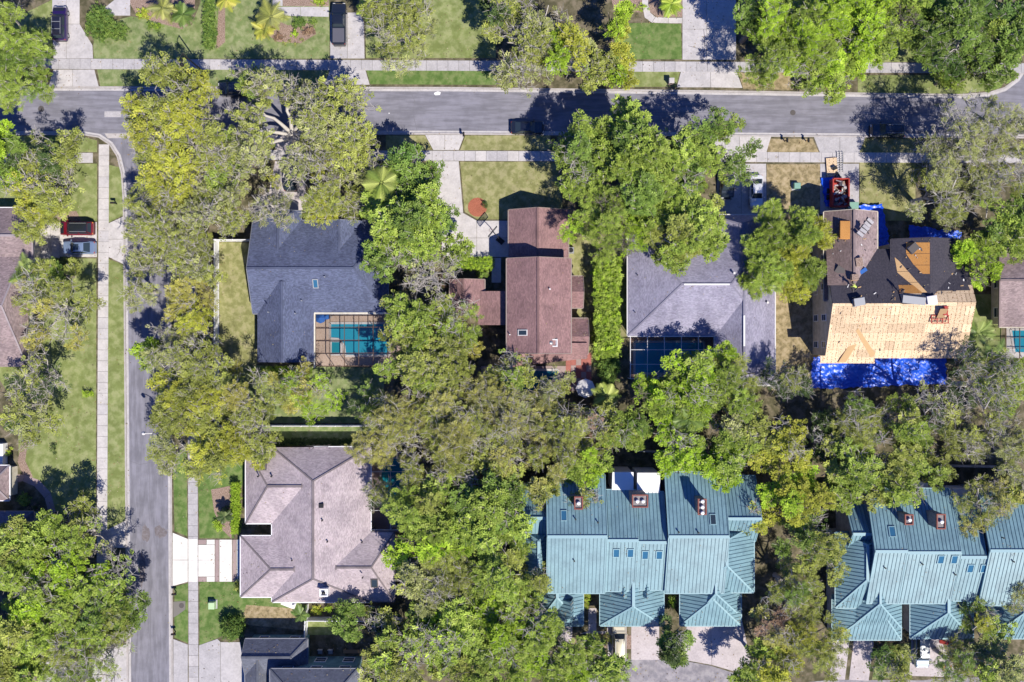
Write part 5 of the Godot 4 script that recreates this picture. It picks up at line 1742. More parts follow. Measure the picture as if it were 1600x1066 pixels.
func furniture() -> void:
	fence("fence", "white vinyl fence along the west side of the slate roofed house", [342, 377], [342, 664], 1.85, M.vinyl)
	fence("fence", "short white vinyl fence north of the dry side yard", [344, 377], [396, 377], 1.85, M.vinyl)
	fence("fence", "white vinyl fence between the slate roof and the taupe roof", [345, 664], [606, 664], 1.8, M.vinyl)
	fence("fence", "white vinyl fence between the taupe roof and the dark house", [482, 943], [480, 998], 1.85, M.vinyl)
	fence("fence", "grey white fence running east below the taupe roof", [484, 964], [628, 965], 1.8, M.vinyl)
	fence("fence", "grey patio fence behind the first townhouse row", [990, 703], [1068, 705], 1.8, M.grey_wall)
	fence("fence", "grey fence behind the second townhouse row", [1464, 726], [1560, 728], 1.8, M.grey_wall)
	mailbox(725, 212, "black mailbox beside the basketball driveway", "post")
	mailbox(1226, 221, "black mailbox on the bare verge, the western of two", "post")
	mailbox(1259, 221, "wooden mailbox on the bare verge, the eastern of two", "wood")
	mailbox(781, 125, "brick mailbox pillar on the green verge by the leaning grey oak", "brick")
	mailbox(1047, 130, "brick mailbox pillar beside the wide driveway", "brick")
	mailbox(183, 319, "black mailbox on the curved verge west of the side street", "post", -90)
	mailbox(276, 925, "black mailbox below the white driveway", "post", 90)
	mailbox(275, 987, "black mailbox above the grey mottled driveway", "post", 90)
	lamp_post(322, 116, 8.2, Vector3(0, .1, 1.5), M.dark_metal, "dark street lamp with a hanging head on the northern verge")
	lamp_post(1541, 110, 7.5, Vector3(0, .1, 1.3), M.dark_metal, "dark street lamp among the northeast trees")
	lamp_post(269, 669, 6.6, Vector3(-.9, .15, -.05), M.off_white, "pale street lamp reaching over the side street")
	utility_box(1246, 290, .9, .8, .8, M.green_box, "green utility box on the bare brown lawn")
	utility_box(330, 947, .85, .9, .95, M.pale_green, "pale green utility box near the round bush")
	cover(64, 170, .42, M.iron, "round manhole cover at the west end of the cross street")
	cover(1239, 176, .38, M.iron, "round manhole cover on the cross street near the mailboxes")
	var st := mb()
	prism(st, [[271, 940], [290, 939], [290, 952], [278, 961], [271, 965]], .05, .135)
	tag(obj("storm_drain", st, M.grate, self), "concrete storm drain in the verge below the white driveway", "storm drain")
	st = mb()
	var p := P(284, 946)
	cyl(st, p + Vector3.UP * .1, p + Vector3.UP * .15, .36, .36, 18)
	tag(obj("manhole_cover", st, M.iron, self), "round iron cover on the storm drain slab", "manhole cover", "manhole covers")
	air_conditioner(892, 391, "square air conditioner beside the brown garage wing")
	air_conditioner(892, 362, "round air conditioner beside the brown garage wing", true)
	air_conditioner(694, 478, "air conditioner at the west end of the brown house")
	# basketball hoop
	var o := thing("basketball_hoop", "black basketball hoop with a glass board at the driveway edge", "basketball hoop", P(779, 374) + Vector3.UP * .13, deg_to_rad(-40))
	st = mb(true)
	cyl(st, Vector3(0, 0, 0), Vector3(0, 2.6, 0), .07, .06, 10)
	tube(st, [Vector3(0, 2.6, 0), Vector3(-.4, 3.0, 0), Vector3(-.95, 3.1, 0)], .06, .05, 7)
	obj("pole", st, M.black, o)
	st = mb()
	cbox(st, Vector3(.3, .1, 0), Vector3(1.1, .24, .7), .05)
	obj("base", st, M.black, o)
	st = mb()
	for s in [-1, 1]:
		box(st, Vector3(-1.0, 3.25, s * .88), Vector3(.08, 1.06, .07))
		box(st, Vector3(-1.0, 3.25 + s * .5, 0), Vector3(.08, .07, 1.7))
		box(st, Vector3(-1.03, 3.1, s * .28), Vector3(.05, .42, .05))
	obj("board_frame", st, M.black, o)
	st = mb()
	box(st, Vector3(-1.0, 3.25, 0), Vector3(.03, .95, 1.68))
	var gl := flat(Color(.5, .55, .6, .3), .1)
	gl.transparency = BaseMaterial3D.TRANSPARENCY_ALPHA
	obj("board", st, gl, o)
	st = mb(true)
	var pts := []
	for k in 13: pts.append(Vector3(-1.32 + cos(TAU * k / 12) * .23, 3.05, sin(TAU * k / 12) * .23))
	tube(st, pts, .02, .02, 5)
	obj("rim", st, M.red_paint, o)
	# parasols
	for q in [[915, 607, 1.35, "round grey white parasol on the brick patio behind the brown house", M.off_white], [500, 497, .75, "round blue parasol in the corner of the pool deck", M.cushion], [510, 494, .5, "small blue parasol beside the larger one on the pool deck", M.cushion]]:
		var pp := P(q[0], q[1], 2.3)
		pp.y = .1
		o = thing("parasol", q[3], "parasol", pp)
		st = mb()
		cyl(st, Vector3.ZERO, Vector3(0, 2.5, 0), .03, .03, 8)
		cyl(st, Vector3.ZERO, Vector3(0, .1, 0), .3, .26, 12)
		obj("pole", st, M.grey_metal, o)
		for k in 8:
			st = mb()
			var a := TAU * k / 8
			var b := TAU * (k + 1) / 8
			var va: Vector3 = Vector3(cos(a), 0, sin(a)) * q[2] + Vector3.UP * 2.05
			var vb: Vector3 = Vector3(cos(b), 0, sin(b)) * q[2] + Vector3.UP * 2.05
			tri(st, Vector3(0, 2.55, 0), va, vb)
			quad(st, va, vb, vb - Vector3.UP * .14, va - Vector3.UP * .14)
			obj("panel", st, q[4], o)
	# brick patio: each flag is a piece
	o = thing("patio", "red brick patio with a low wall behind the brown house", "patio", Vector3.ZERO, 0, "", "structure")
	for i in 5:
		for j in 6:
			var pp := P(888 + i * 8, 556 + j * 10)
			put("paving_slab", unit_box, M.brick if (i + j) % 3 else M.paver, o, Transform3D(Basis().scaled(Vector3(.7, .14, .88)), pp + Vector3(0, .07 + .002 * ((i + j) % 3), 0)))
	# garden furniture and bins in shadow
	for k in 2:
		var pp := P(502 + k * 16, 1016)
		o = thing("garden_chair", ["dark garden chair behind the teal house, on the left", "dark garden chair behind the teal house, on the right"][k], "chair", pp + Vector3.UP * .1, PI)
		for s in [-1, 1]:
			for z in [-1, 1]:
				st = mb()
				box(st, Vector3(s * .32, .22, z * .3), Vector3(.06, .44, .06))
				obj("leg", st, M.iron, o)
			st = mb()
			box(st, Vector3(s * .34, .62, 0), Vector3(.08, .05, .7))
			obj("arm", st, M.iron, o)
		st = mb()
		cbox(st, Vector3(0, .46, 0), Vector3(.68, .08, .7), .02)
		obj("seat", st, M.grey_metal, o)
		st = mb()
		cbox(st, Vector3(0, .78, .33), Vector3(.68, .6, .08), .02, Basis(Vector3.RIGHT, .2))
		obj("backrest", st, M.grey_metal, o)
	o = thing("garden_bench", "long wooden bench behind the teal house", "bench", P(552, 1016) + Vector3.UP * .1)
	for s in [-1, 1]:
		st = mb()
		box(st, Vector3(s * 1.1, .22, 0), Vector3(.1, .44, .5))
		obj("leg", st, M.wood, o)
	for k in 4:
		st = mb()
		box(st, Vector3(0, .46, -.2 + k * .13), Vector3(2.6, .05, .11))
		obj("slat", st, M.wood, o)
	o = thing("play_set", "red plastic play table with a seat beside the townhouse bay", "toy", P(1477, 1042) + Vector3.UP * .12)
	st = mb()
	cbox(st, Vector3(0, .45, 0), Vector3(1.2, .1, .8), .03)
	obj("top", st, M.red_paint, o)
	for s in [-1, 1]:
		st = mb()
		box(st, Vector3(s * .5, .2, 0), Vector3(.1, .42, .6))
		obj("leg", st, M.red_paint, o)
	st = mb()
	cbox(st, Vector3(0, .6, -.1), Vector3(.5, .2, .4), .05)
	obj("box", st, M.pale_green, o)
	o = thing("play_set", "red plastic slide at the foot of the blue metal roof", "toy", P(1478, 1002) + Vector3.UP * .12)
	st = mb()
	box(st, Vector3(-.3, .5, 0), Vector3(1.6, .06, .5), Basis(Vector3.BACK, .55))
	obj("slide", st, M.red_paint, o)
	for s in [-1, 1]:
		st = mb()
		box(st, Vector3(.5, .5, s * .24), Vector3(.08, 1.0, .08))
		obj("leg", st, M.red_paint, o)
	# pale stains and a scatter of small things
	for q in [[684, 146, 1.1, "white paint splash on the cross street"], [608, 177, .25, "small white spot on the cross street"]]:
		st = mb()
		var poly := []
		for k in 11: poly.append([q[0] + cos(TAU * k / 11) * q[2] * 5.2 * rng.randf_range(.6, 1.1), q[1] + sin(TAU * k / 11) * q[2] * 3.4 * rng.randf_range(.6, 1.1)])
		prism(st, poly, -.02, .009)
		tag(obj("paint_splash", st, M.white, self), q[3], "stain", "", "structure")

func planting() -> void:
	bush(327, 38, 17, 76, 1.6, "green", "thin clipped hedge running down the northern lawn", {"boxy": true, "name": "hedge", "size": .5, "second": "deep"})
	bush(152, 32, 52, 70, 2.2, "deep", "large rounded shrub mass beside the northwest driveway", {"second": "green"})
	bush(180, 46, 40, 34, 1.8, "green", "dark shrub at the corner of the white walk", {"second": "deep"})
	bush(222, 20, 20, 22, 1.2, "yellow", "yellow shrub in the northern palm bed", {"second": "lime"})
	bush(240, 40, 30, 14, .9, "green", "low shrub in front of the northern palm bed", {"second": "lime"})
	bush(466, 34, 26, 22, 1.5, "deep", "dark green rounded shrub in the bed by the pickup", {"second": "green"})
	bush(487, 34, 14, 15, 1.1, "green", "small green shrub beside the dark rounded one")
	bush(482, 49, 26, 12, .8, "rust", "red leaved low shrub row in the bed by the pickup", {"second": "rust"})
	bush(436, 58, 22, 10, .7, "rust", "red leaved low shrub at the western end of the bed")
	bush(460, 53, 12, 12, .8, "lime", "small lime shrub between the red ones")
	bush(497, 0, 26, 16, 1.2, "lime", "lime shrub at the top edge beside the path", {"second": "yellow"})
	for q in [[444, 68, "westernmost of four tiny grass tufts below the bed by the pickup"], [452, 63, "second tiny grass tuft from the west below the bed by the pickup"], [462, 68, "third tiny grass tuft from the west, the lower of the eastern two"], [471, 62, "easternmost of four tiny grass tufts below the bed by the pickup"]]:
		bush(q[0], q[1], 6, 6, .5, "olive", q[2], {"group": "tufts below the northern bed", "size": .35})
	bush(948, 480, 36, 148, 3.4, "bright", "tall bright lime hedge between the brown roof and the grey roof", {"boxy": true, "name": "hedge", "second": "lime", "size": .75, "sprig": "broad"})
	bush(952, 575, 40, 66, 3.0, "deep", "dark bushy end of the tall hedge", {"second": "green", "size": .75})
	bush(740, 412, 60, 18, 1.3, "lime", "clipped green hedge in front of the brown entrance court", {"boxy": true, "name": "hedge", "second": "green", "size": .5})
	bush(753, 428, 24, 16, 1.1, "green", "shrub at the corner of the entrance court", {"size": .5})
	bush(368, 794, 12, 78, 1.5, "lime", "bright clipped hedge beside the taupe roof", {"boxy": true, "name": "hedge", "second": "lime", "size": .3, "dens": 1.3})
	bush(359, 985, 46, 46, 3.2, "deep", "big round clipped bush on the southern lawn", {"second": "green", "size": .36, "dens": 1.7})
	bush(757, 318, 12, 12, 1.0, "dark", "small dark palm shrub in the red mulch ring", {"size": .5})
	bush(495, 955, 18, 14, 1.2, "yellow", "yellow shrub below the taupe roof", {"second": "lime"})
	bush(511, 952, 14, 12, 1.1, "lime", "lime shrub next to the yellow shrub below the taupe roof")
	bush(138, 616, 14, 8, .8, "lime", "small clipped lime bush beside the white sidewalk", {"boxy": true, "category": "shrub", "size": .4})
	bush(82, 702, 9, 12, 1.1, "dark", "small dark shrub alone in the west lawn")
	bush(12, 708, 9, 16, 1.2, "lime", "yellow green shrub at the left edge below the palm", {"second": "yellow"})
	bush(34, 782, 26, 20, 1.6, "green", "green shrub inside the curved garden path", {"second": "bright"})
	bush(55, 800, 30, 26, .8, "dark", "dark ground cover inside the curved garden path", {"second": "rust"})
	bush(20, 664, 40, 30, 2.2, "deep", "dark green shrub mass at the left edge of the lawn", {"second": "dark"})
	bush(350, 800, 16, 16, 1.4, "dark", "dark bush in the pink mulch bed")
	bush(341, 822, 14, 18, 1.0, "lime", "lime grassy tuft at the end of the pink mulch bed", {"sprig": "feather"})
	bush(374, 918, 22, 30, 1.8, "dark", "dark shrub at the corner of the taupe garage", {"second": "olive"})
	bush(908, 504, 12, 12, 1.4, "lime", "lime shrub beside the brown house wall")
	bush(940, 1000, 60, 20, 1.2, "olive", "low planting strip in front of the first townhouse row", {"second": "ochre", "dens": .5})
	bush(916, 935, 12, 50, 2.2, "lime", "planting along the courtyard path of the townhouses", {"second": "ochre"})
	bush(1052, 940, 12, 40, 2.4, "green", "planting in the narrow gap between townhouse garages", {"second": "lime"})
	bush(1400, 1030, 60, 50, 2.0, "olive", "shrubs on the island between the townhouse driveways", {"second": "deep", "dens": .6})
	bush(1385, 1000, 46, 26, 2.4, "rust", "reddish shrub below the second townhouse garage", {"second": "dark"})
	bush(700, 440, 40, 30, 1.6, "rust", "brownish shrub beside the bare tree", {"second": "dark"})
	bush(440, 580, 120, 16, 1.8, "lime", "shrub row behind the slate roofed house", {"second": "green"})
	bush(470, 690, 180, 8, 1.0, "dark", "dark low hedge above the taupe roof", {"boxy": true, "name": "hedge", "size": .5})
	bush(62, 330, 12, 24, 1.6, "green", "shrub at the gable of the left house")
	bush(1000, 10, 40, 12, .7, "lime", "low lime plants in the curved mulched bed", {"dens": .5})
	bush(1300, 540, 30, 60, 1.2, "olive", "scrub beside the western wall of the roofing site", {"dens": .4, "second": "rust"})
	bush(100, 410, 60, 18, 1.2, "olive", "shrubs below the double driveway", {"second": "dark", "dens": .7})
	palm(283, 22, 24, 2.4, "deep", "round dark green cycad in the northern palm bed", {"n": 22, "name": "cycad", "category": "cycad"})
	palm(253, 12, 26, 3.4, "olive", "olive palm in the northern bed, west of the cycad", {"n": 14})
	palm(425, 26, 30, 3.4, "olive", "yellowish palm in the bed by the pickup")
	palm(410, 44, 22, 2.6, "yellow", "small yellowish palm left of the red shrubs")
	palm(352, -2, 22, 3.2, "yellow", "yellowish palm at the top edge beside the thin hedge")
	palm(577, 14, 28, 4.2, "lime", "bright palm beside the pickup truck")
	palm(1047, 8, 22, 2.4, "lime", "bright cycad in the purple brown mulched bed", {"n": 20, "name": "cycad", "category": "cycad"})
	palm(596, 288, 36, 8.5, "bright", "tall bright palm rising in front of the slate roof", {"n": 18})
	palm(48, 428, 34, 4.5, "green", "palm at the left house beside the driveway", {"n": 16})
	palm(472, 962, 16, 2.6, "deep", "small dark palm beside the white fence")
	palm(1076, 655, 34, 7.5, "deep", "fan of dark palm fronds in the gap between trees", {"n": 18})
	palm(1548, 560, 34, 6.5, "deep", "dark palm south of the right edge house", {"n": 16})
	palm(1530, 520, 30, 5.5, "green", "slender palm east of the plywood slope")
	palm(948, 620, 28, 4.0, "bright", "bright palm at the foot of the tall hedge")
	palm(352, 806, 15, 2.2, "dark", "small dark palm in the pink mulch bed")

func trees() -> void:
	# px, py, radius px, height m, hue, second hue, density, label, options
	var T := [
		[22, 92, 74, 9, "bright", "green", 1.15, "bright leafy tree at the top left edge", {"sprig": "fine", "sz": 1.1}],
		[628, 46, 66, 9, "olive", "grey", .95, "olive grey oak between the pickup and the yellowish lawn", {"sprig": "fine"}],
		[838, 58, 72, 10, "grey", "olive", .62, "big grey half bare tree over the northern sidewalk", {"twigs": 9}],
		[885, 80, 48, 11, "yellow", "lime", .8, "yellow green crown in the middle of the grey northern tree", {}],
		[962, 40, 26, 8, "lime", "yellow", 1.0, "narrow lime tree beside the square lawn", {"sz": 1.5}],
		[966, 118, 22, 7, "yellow", "lime", .9, "small yellow tree at the kerb beside the square lawn", {"sz": 1.3}],
		[925, 105, 38, 8, "olive", "grey", .7, "olive tree between the yellow crown and the kerb", {}],
		[1240, 55, 84, 12, "bright", "lime", 1.2, "huge bright green oak over the northern sidewalk", {}],
		[1345, 40, 84, 12, "lime", "bright", 1.15, "lime green oak east of the huge bright one", {}],
		[1290, 108, 56, 10, "lime", "bright", 1.1, "low bright limb of oak reaching over the street", {}],
		[1182, 34, 50, 10, "green", "olive", 1.0, "dark oak shading the wide driveway", {}],
		[1425, 12, 56, 11, "bright", "green", 1.1, "bright green oak at the top edge between the lime oak and the dark one", {}],
		[1590, 20, 56, 11, "green", "deep", 1.1, "dark green tree in the top right corner", {}],
		[1535, 105, 34, 8, "green", "bright", .9, "green tree beside the northeast street lamp", {}],
		[782, 20, 40, 9, "olive", "dark", .8, "dark olive tree at the top edge beside the yellowish lawn", {}],
		[790, 108, 30, 8, "grey", "olive", .6, "thin grey tree on the northern sidewalk", {}],
		[612, 1010, 40, 9, "olive", "bright", .9, "olive tree east of the garden bench", {}],
		[1290, 690, 44, 9, "olive", "dark", .9, "dark olive tree between the yellow oak and the olive oak", {}],
		[1180, 800, 34, 8, "olive", "yellow", .7, "olive tree against the eastern townhouse wall", {}],
		[905, 780, 34, 9, "olive", "bright", .7, "thin green crown over the westernmost chimney", {}],
		[846, 768, 30, 9, "olive", "tan", .85, "olive brown crown over the western townhouse roof", {}],
		[572, 250, 38, 9, "olive", "grey", .85, "olive crown east of the pale bare limbs", {}],
		[350, 255, 50, 10, "olive", "bright", .75, "yellow olive crown west of the pale bare limbs", {"sprig": "feather"}],
		[225, 330, 36, 9, "olive", "grey", .8, "olive crown over the bend of the western kerb", {}],
		[1495, 45, 74, 12, "green", "deep", 1.1, "dark green oak in the northeast", {}],
		[1568, 70, 54, 11, "green", "bright", 1.05, "green tree at the top right edge", {}],
		[1478, 122, 22, 4, "bright", "green", 1.0, "small round tree on the northeast verge", {}],
		[0, 246, 38, 8, "lime", "green", 1.2, "lime tree at the left edge by the corner", {"sz": 1.6}],
		[78, 250, 52, 8, "olive", "dark", .9, "olive tree on the western corner lawn", {"sprig": "feather"}],
		[70, 302, 62, 7, "olive", "yellow", .95, "yellow olive tree above the red car", {"sprig": "feather"}],
		[84, 480, 64, 8, "olive", "ochre", .9, "olive brown tree below the two parked cars", {"sprig": "fine", "sz": 1.25}],
		[88, 428, 30, 6, "green", "olive", .9, "green shrub like tree below the pale blue car", {}],
		[62, 590, 50, 7, "olive", "dark", .5, "half bare tree with pale branches on the west lawn", {"twigs": 10}],
		[50, 658, 46, 6, "grey", "olive", .6, "thin grey tree at the left edge of the lawn", {}],
		[85, 930, 112, 9, "bright", "lime", 1.15, "huge bright tree filling the bottom left corner", {"sprig": "oak"}],
		[125, 1010, 80, 10, "olive", "bright", 1.0, "paler tree at the bottom left under the huge one", {"sprig": "fine"}],
		[40, 866, 66, 8, "bright", "olive", 1.1, "bright crown at the left edge above the huge bottom left tree", {}],
		[18, 1020, 70, 10, "bright", "olive", 1.05, "green tree at the bottom left corner", {}],
		[160, 960, 56, 9, "bright", "green", 1.0, "green crown reaching over the side street", {}],
		[282, 190, 92, 11, "olive", "yellow", .82, "yellowish oak at the corner of the two streets", {"sprig": "feather", "dead": .3}],
		[275, 275, 66, 10, "olive", "yellow", .75, "yellow olive oak south of the corner oak", {"sprig": "feather"}],
		[440, 205, 100, 12, "grey", "olive", .55, "wide grey oak with pale bare limbs at the street", {"twigs": 7, "hollow": .52, "thick": 1.5, "dead": .5}],
		[520, 190, 76, 11, "olive", "grey", .62, "olive oak over the street east of the wide grey one", {"twigs": 8}],
		[395, 128, 40, 8, "bright", "green", .8, "green crown on the northern verge above the black car", {}],
		[268, 360, 68, 10, "olive", "grey", .8, "grey olive oak beside the dry side yard", {"twigs": 8, "sprig": "fine"}],
		[330, 330, 60, 10, "grey", "olive", .75, "grey oak between the side street and the slate roof", {"twigs": 9}],
		[240, 400, 44, 9, "grey", "olive", .75, "grey crown leaning over the side street", {"twigs": 8}],
		[300, 412, 50, 9, "grey", "olive", .8, "grey oak beside the northern end of the white fence", {"twigs": 7}],
		[318, 555, 46, 9, "olive", "grey", .75, "grey olive tree leaning over the lower white fence", {"twigs": 6}],
		[215, 452, 26, 8, "olive", "grey", .7, "small olive crown over the side street beside the ochre tree", {}],
		[130, 838, 52, 7, "olive", "bright", .8, "olive crown beside the pale driveway apron", {}],
		[290, 474, 50, 9, "ochre", "yellow", .95, "ochre yellow tree at the white fence", {"sprig": "fine"}],
		[275, 548, 56, 9, "grey", "olive", .7, "grey half bare oak below the ochre tree", {"twigs": 9}],
		[234, 552, 24, 7, "lime", "bright", 1.1, "small lime crown over the side street", {}],
		[425, 322, 46, 9, "grey", "yellow", .5, "half bare oak in front of the slate roof", {"twigs": 10}],
		[520, 300, 58, 9, "olive", "yellow", .85, "olive yellow tree on the front garden of the slate roof", {"sprig": "fine"}],
		[640, 270, 46, 9, "green", "deep", 1.0, "green tree west of the basketball driveway", {}],
		[635, 345, 80, 11, "bright", "green", .95, "bright green tree leaning over the slate roof", {"sprig": "broad"}],
		[672, 425, 52, 10, "grey", "tan", .05, "leafless grey tree beside the brown entrance court", {"twigs": 10}],
		[654, 502, 58, 10, "bright", "olive", .95, "green olive oak east of the turquoise pool", {}],
		[712, 505, 52, 8, "bright", "ochre", .9, "light green tree against the brown house", {"sprig": "fine"}],
		[668, 580, 70, 10, "olive", "bright", 1.0, "olive green oak south of the turquoise pool", {}],
		[300, 620, 66, 9, "olive", "yellow", 1.0, "yellow olive oak over the side street south of the fence corner", {"sprig": "feather"}],
		[385, 628, 62, 9, "olive", "ochre", .9, "olive ochre tree at the white fence corner", {"sprig": "fine"}],
		[480, 612, 54, 7, "ochre", "lime", .7, "ochre tree in the fenced back lawn", {"sprig": "fine"}],
		[262, 705, 36, 8, "olive", "grey", .8, "pale olive crown over the side street", {"sprig": "feather"}],
		[330, 710, 62, 9, "yellow", "olive", .9, "yellow green tree above the pink mulch bed", {"sprig": "feather"}],
		[395, 690, 44, 8, "olive", "yellow", .9, "olive tree touching the taupe roof corner", {}],
		[622, 672, 72, 10, "tan", "olive", .85, "tan oak north of the shaded pool", {"sprig": "fine"}],
		[715, 660, 74, 11, "olive", "tan", .95, "large olive tan oak in the middle of the block", {}],
		[690, 740, 66, 10, "tan", "olive", .9, "tan oak east of the shaded pool", {"sprig": "fine"}],
		[800, 580, 48, 9, "olive", "bright", .85, "olive oak over the dark pool", {}],
		[868, 600, 30, 8, "grey", "olive", .6, "thin grey tree beside the brick patio", {}],
		[800, 660, 70, 10, "grey", "tan", .8, "grey tan oak south of the dark pool", {"sprig": "fine", "twigs": 7}],
		[880, 690, 66, 10, "olive", "tan", .85, "olive tan oak behind the townhouses", {"sprig": "fine"}],
		[782, 728, 54, 10, "olive", "tan", .95, "olive oak at the northwest corner of the townhouses", {}],
		[914, 722, 42, 9, "lime", "bright", 1.05, "bright lime tree over the townhouse roof", {}],
		[930, 660, 42, 8, "olive", "rust", .8, "brownish olive tree behind the tall hedge", {}],
		[974, 674, 42, 8, "bright", "green", .8, "green tree at the patio fence", {}],
		[690, 820, 74, 10, "bright", "lime", 1.05, "bright green oak between the taupe roof and the townhouses", {}],
		[758, 800, 72, 11, "bright", "green", 1.05, "green oak west of the townhouses", {}],
		[690, 900, 72, 10, "olive", "grey", 1.0, "grey green oak east of the taupe roof", {"sprig": "fine"}],
		[778, 890, 72, 11, "bright", "olive", 1.0, "broad green oak southwest of the townhouses", {}],
		[700, 990, 78, 11, "bright", "lime", 1.1, "bright oak near the bottom edge beside the teal house", {}],
		[800, 985, 72, 11, "bright", "lime", 1.1, "bright oak near the bottom edge west of the forecourt", {}],
		[880, 1040, 62, 9, "bright", "lime", 1.0, "bright crown at the bottom edge by the curved drive", {}],
		[748, 1052, 58, 10, "bright", "olive", 1.0, "green oak at the bottom edge in the middle of the dense grove", {}],
		[948, 1050, 40, 8, "bright", "green", .85, "small green crown at the bottom edge on the curved drive", {}],
		[586, 1052, 36, 7, "olive", "bright", .85, "olive tree at the bottom edge against the teal wall", {}],
		[640, 1045, 46, 9, "olive", "grey", .8, "olive tree at the bottom edge beside the teal house", {}],
		[652, 918, 40, 12, "olive", "grey", .8, "tall olive oak shading the southeast corner of the taupe roof", {}],
		[545, 968, 36, 7, "green", "bright", .9, "small tree over the grey white fence", {}],
		[596, 975, 36, 7, "olive", "dark", .9, "olive tree at the end of the grey white fence", {}],
		[836, 905, 34, 9, "bright", "olive", .9, "green crown over the western townhouse garage", {}],
		[1000, 262, 92, 13, "bright", "green", 1.1, "great bright green oak in front of the grey roof", {"sprig": "broad", "size": .9}],
		[900, 240, 66, 12, "bright", "green", 1.1, "bright green oak east of the dry front lawn", {}],
		[950, 345, 70, 11, "bright", "lime", 1.1, "bright oak over the corner of the tall hedge", {}],
		[1060, 350, 72, 11, "bright", "olive", 1.05, "green oak hanging over the grey roof", {}],
		[1095, 230, 60, 11, "bright", "green", 1.0, "green oak over the shaded driveway", {}],
		[1150, 262, 40, 9, "green", "bright", .62, "loose green branches over the driveway with the white car", {}],
		[1231, 392, 62, 9, "bright", "yellow", 2.2, "rounded yellow green tree west of the roofing site", {"sprig": "fine", "sz": 1.22, "full": true}],
		[1512, 238, 92, 13, "grey", "olive", .62, "great grey olive oak over the cross street", {"sprig": "fine", "twigs": 6}],
		[1472, 300, 58, 11, "grey", "olive", .9, "grey oak north of the roofing site", {"sprig": "fine", "twigs": 7}],
		[1580, 260, 46, 11, "olive", "grey", .9, "olive tree at the right edge by the cross street", {"sprig": "fine"}],
		[1520, 400, 52, 9, "bright", "lime", 1.15, "bright tree over the orange plywood", {}],
		[1572, 350, 56, 10, "bright", "green", 1.05, "green tree at the right edge north of the brown roof", {}],
		[1096, 580, 58, 10, "bright", "lime", .85, "bright oak over the white framed pool cage", {}],
		[1145, 590, 52, 10, "bright", "olive", 1.1, "green oak at the corner of the grey roof", {}],
		[1080, 625, 66, 9, "lime", "bright", 1.0, "lime oak south of the white framed cage", {}],
		[1022, 622, 44, 9, "bright", "lime", 1.05, "lime crown at the southern end of the tall hedge", {}],
		[1060, 705, 54, 9, "bright", "lime", .95, "green oak behind the middle townhouse chimneys", {}],
		[1125, 720, 58, 10, "lime", "bright", 1.1, "lime oak over the townhouse roof", {}],
		[1150, 660, 44, 9, "olive", "grey", .6, "thin olive tree north of the lime oak", {"twigs": 8}],
		[1222, 690, 54, 10, "yellow", "olive", 1.0, "yellow olive oak between the two townhouse rows", {}],
		[1238, 775, 60, 10, "yellow", "lime", 1.0, "yellow green oak west of the second townhouse row", {}],
		[1335, 668, 58, 10, "olive", "green", .95, "olive oak south of the blue tarp", {}],
		[1412, 668, 52, 9, "olive", "bright", .95, "green olive oak southeast of the blue tarp", {}],
		[1330, 740, 60, 10, "olive", "bright", 1.0, "olive oak over the corner of the second townhouse row", {}],
		[1415, 745, 62, 10, "bright", "olive", 1.0, "green oak over the second townhouse row", {}],
		[1500, 680, 52, 9, "olive", "grey", .85, "grey olive tree behind the second townhouse row", {"sprig": "fine"}],
		[1570, 690, 58, 10, "grey", "olive", .85, "grey oak at the right edge behind the townhouses", {"sprig": "fine", "twigs": 7}],
		[1560, 600, 50, 9, "bright", "green", 1.0, "green tree at the right edge below the turquoise pool", {}],
		[1545, 606, 66, 13, "dark", "olive", .3, "dark half bare tree southeast of the plywood slope", {"twigs": 5}],
		[1462, 634, 46, 11, "dark", "olive", .16, "nearly leafless tree at the eastern end of the blue tarp", {"twigs": 5}],
		[1225, 590, 44, 9, "dark", "olive", .55, "dark half bare tree west of the blue tarp", {"twigs": 8}],
		[1545, 790, 54, 10, "tan", "olive", .8, "tan oak over the roofs of the second townhouse row", {"sprig": "fine"}],
		[1590, 760, 40, 9, "olive", "tan", .85, "olive tree at the right edge over the blue roof", {}],
		[1270, 850, 60, 10, "green", "olive", 1.0, "green oak beside the left end of the second townhouse row", {}],
		[1235, 920, 50, 9, "olive", "green", .95, "olive green oak between the garages of the two rows", {}],
		[1210, 975, 40, 8, "tan", "rust", .7, "brownish tree beside the curved forecourt", {}],
		[1265, 1010, 62, 9, "yellow", "olive", 1.05, "yellow green tree at the bottom between the two drives", {}],
		[1190, 1040, 46, 8, "yellow", "bright", 1.0, "yellow tree at the bottom edge by the curved drive", {}],
		[1052, 1005, 33, 7, "dark", "green", 1.1, "small dark broadleaved tree on the townhouse forecourt", {"sprig": "broad", "sz": 1.5}],
		[1495, 1040, 46, 8, "olive", "green", .9, "olive tree at the bottom edge by the red play table", {}],
		[1560, 1030, 52, 9, "grey", "bright", .8, "grey green tree at the bottom right corner", {}],
		[1530, 965, 30, 8, "bright", "yellow", .9, "slim bright tree between the right hand garages", {"sz": 1.4}],
		[1585, 930, 30, 8, "olive", "grey", .7, "thin tree over the rightmost garage roof", {}],
		[1400, 1045, 34, 5, "olive", "deep", .7, "low tree on the island between townhouse driveways", {}],
		[590, 765, 26, 7, "olive", "dark", .6, "thin tree beside the shaded pool cage", {}],
		[646, 790, 42, 12, "bright", "olive", .8, "green crown over the edge of the shaded pool", {}],
		[575, 640, 40, 8, "green", "dark", .6, "dark tree at the east end of the white fence", {}]]
	for t in T:
		tree(t[0], t[1], t[2], t[3], t[4], t[5], t[6], t[7], t[8])


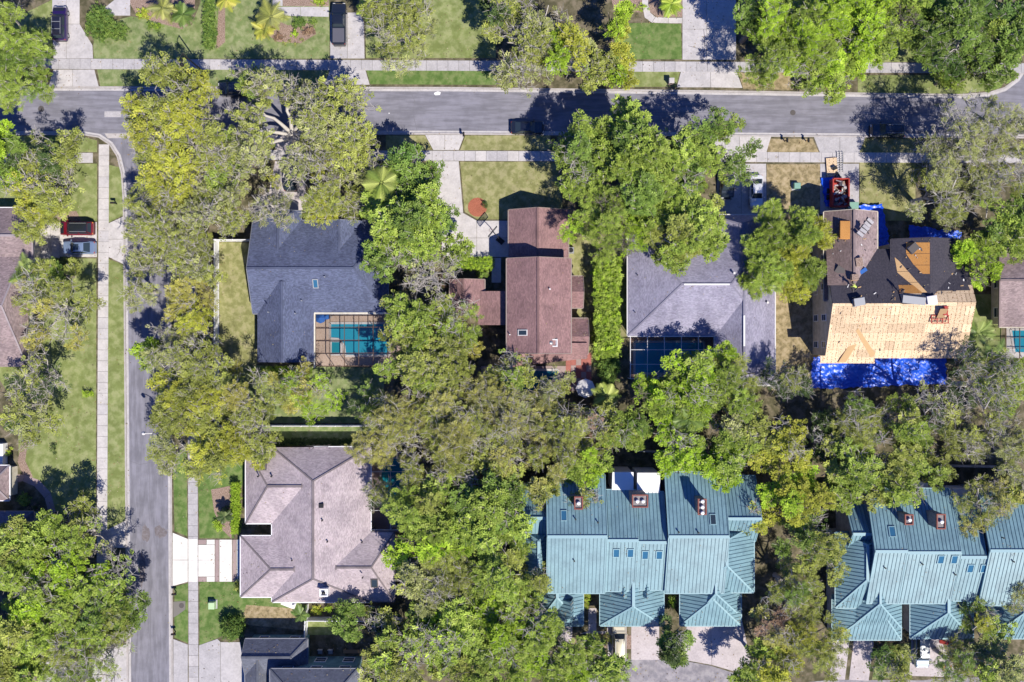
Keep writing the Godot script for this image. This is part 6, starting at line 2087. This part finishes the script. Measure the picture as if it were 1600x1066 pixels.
func debris() -> void:
	# fallen leaves on lawns, drives and along the kerbs
	var r := RandomNumberGenerator.new()
	r.seed = 808
	var st := mb()
	tri(st, Vector3(-.5, 0, 0), Vector3(0, .12, -.28), Vector3(.5, .05, 0))
	tri(st, Vector3(-.5, 0, 0), Vector3(.5, .05, 0), Vector3(0, .1, .28))
	var m := mesh_of(st)
	var where := []
	var tints := []
	var cols := [Color(.2, .13, .07), Color(.3, .2, .09), Color(.13, .09, .06), Color(.34, .28, .14), Color(.42, .36, .25)]
	var drop := func(p: Vector3, s: float) -> void:
		where.append(Transform3D(Basis.from_euler(Vector3(r.randf_range(-.3, .3), r.randf() * TAU, 0)).scaled(Vector3.ONE * s), p))
		tints.append(cols[r.randi() % 5])
	for k in 15000:
		var px := r.randf_range(-20, 1620)
		var py := r.randf_range(-20, 1090)
		if shape_noise.get_noise_2d(px * .12 + 77, py * .12) < -.08: continue
		var y := .155
		if py > 140 and py < 208 or (px > 200 and px < 264 and py > 215):
			var edge := minf(absf(py - 141), absf(py - 207)) if py < 210 else minf(absf(px - 200), absf(px - 264))
			if r.randf() > exp(-edge * .28): continue
			y = .02
		drop.call(P(px, py) + Vector3(0, y, 0), r.randf_range(.1, .24))
	for k in 4200:
		var fc: Array = roof_faces[r.randi() % roof_faces.size()]
		var i := r.randi_range(1, fc.size() - 2)
		var u := r.randf()
		var v := r.randf() * (1.0 - u)
		var p: Vector3 = fc[0] + (fc[i] - fc[0]) * u + (fc[i + 1] - fc[0]) * v
		if shape_noise.get_noise_2d(p.x * 2.0 + 31.0, p.z * 2.0) < .02: continue
		drop.call(p + Vector3(0, .05, 0), r.randf_range(.08, .2))
	var o := scatter("fallen_leaves", self, m, where, tints)
	tag(o, "scattered brown fallen leaves on lawns, drives, roofs and along the kerbs", "fallen leaves", "", "stuff")
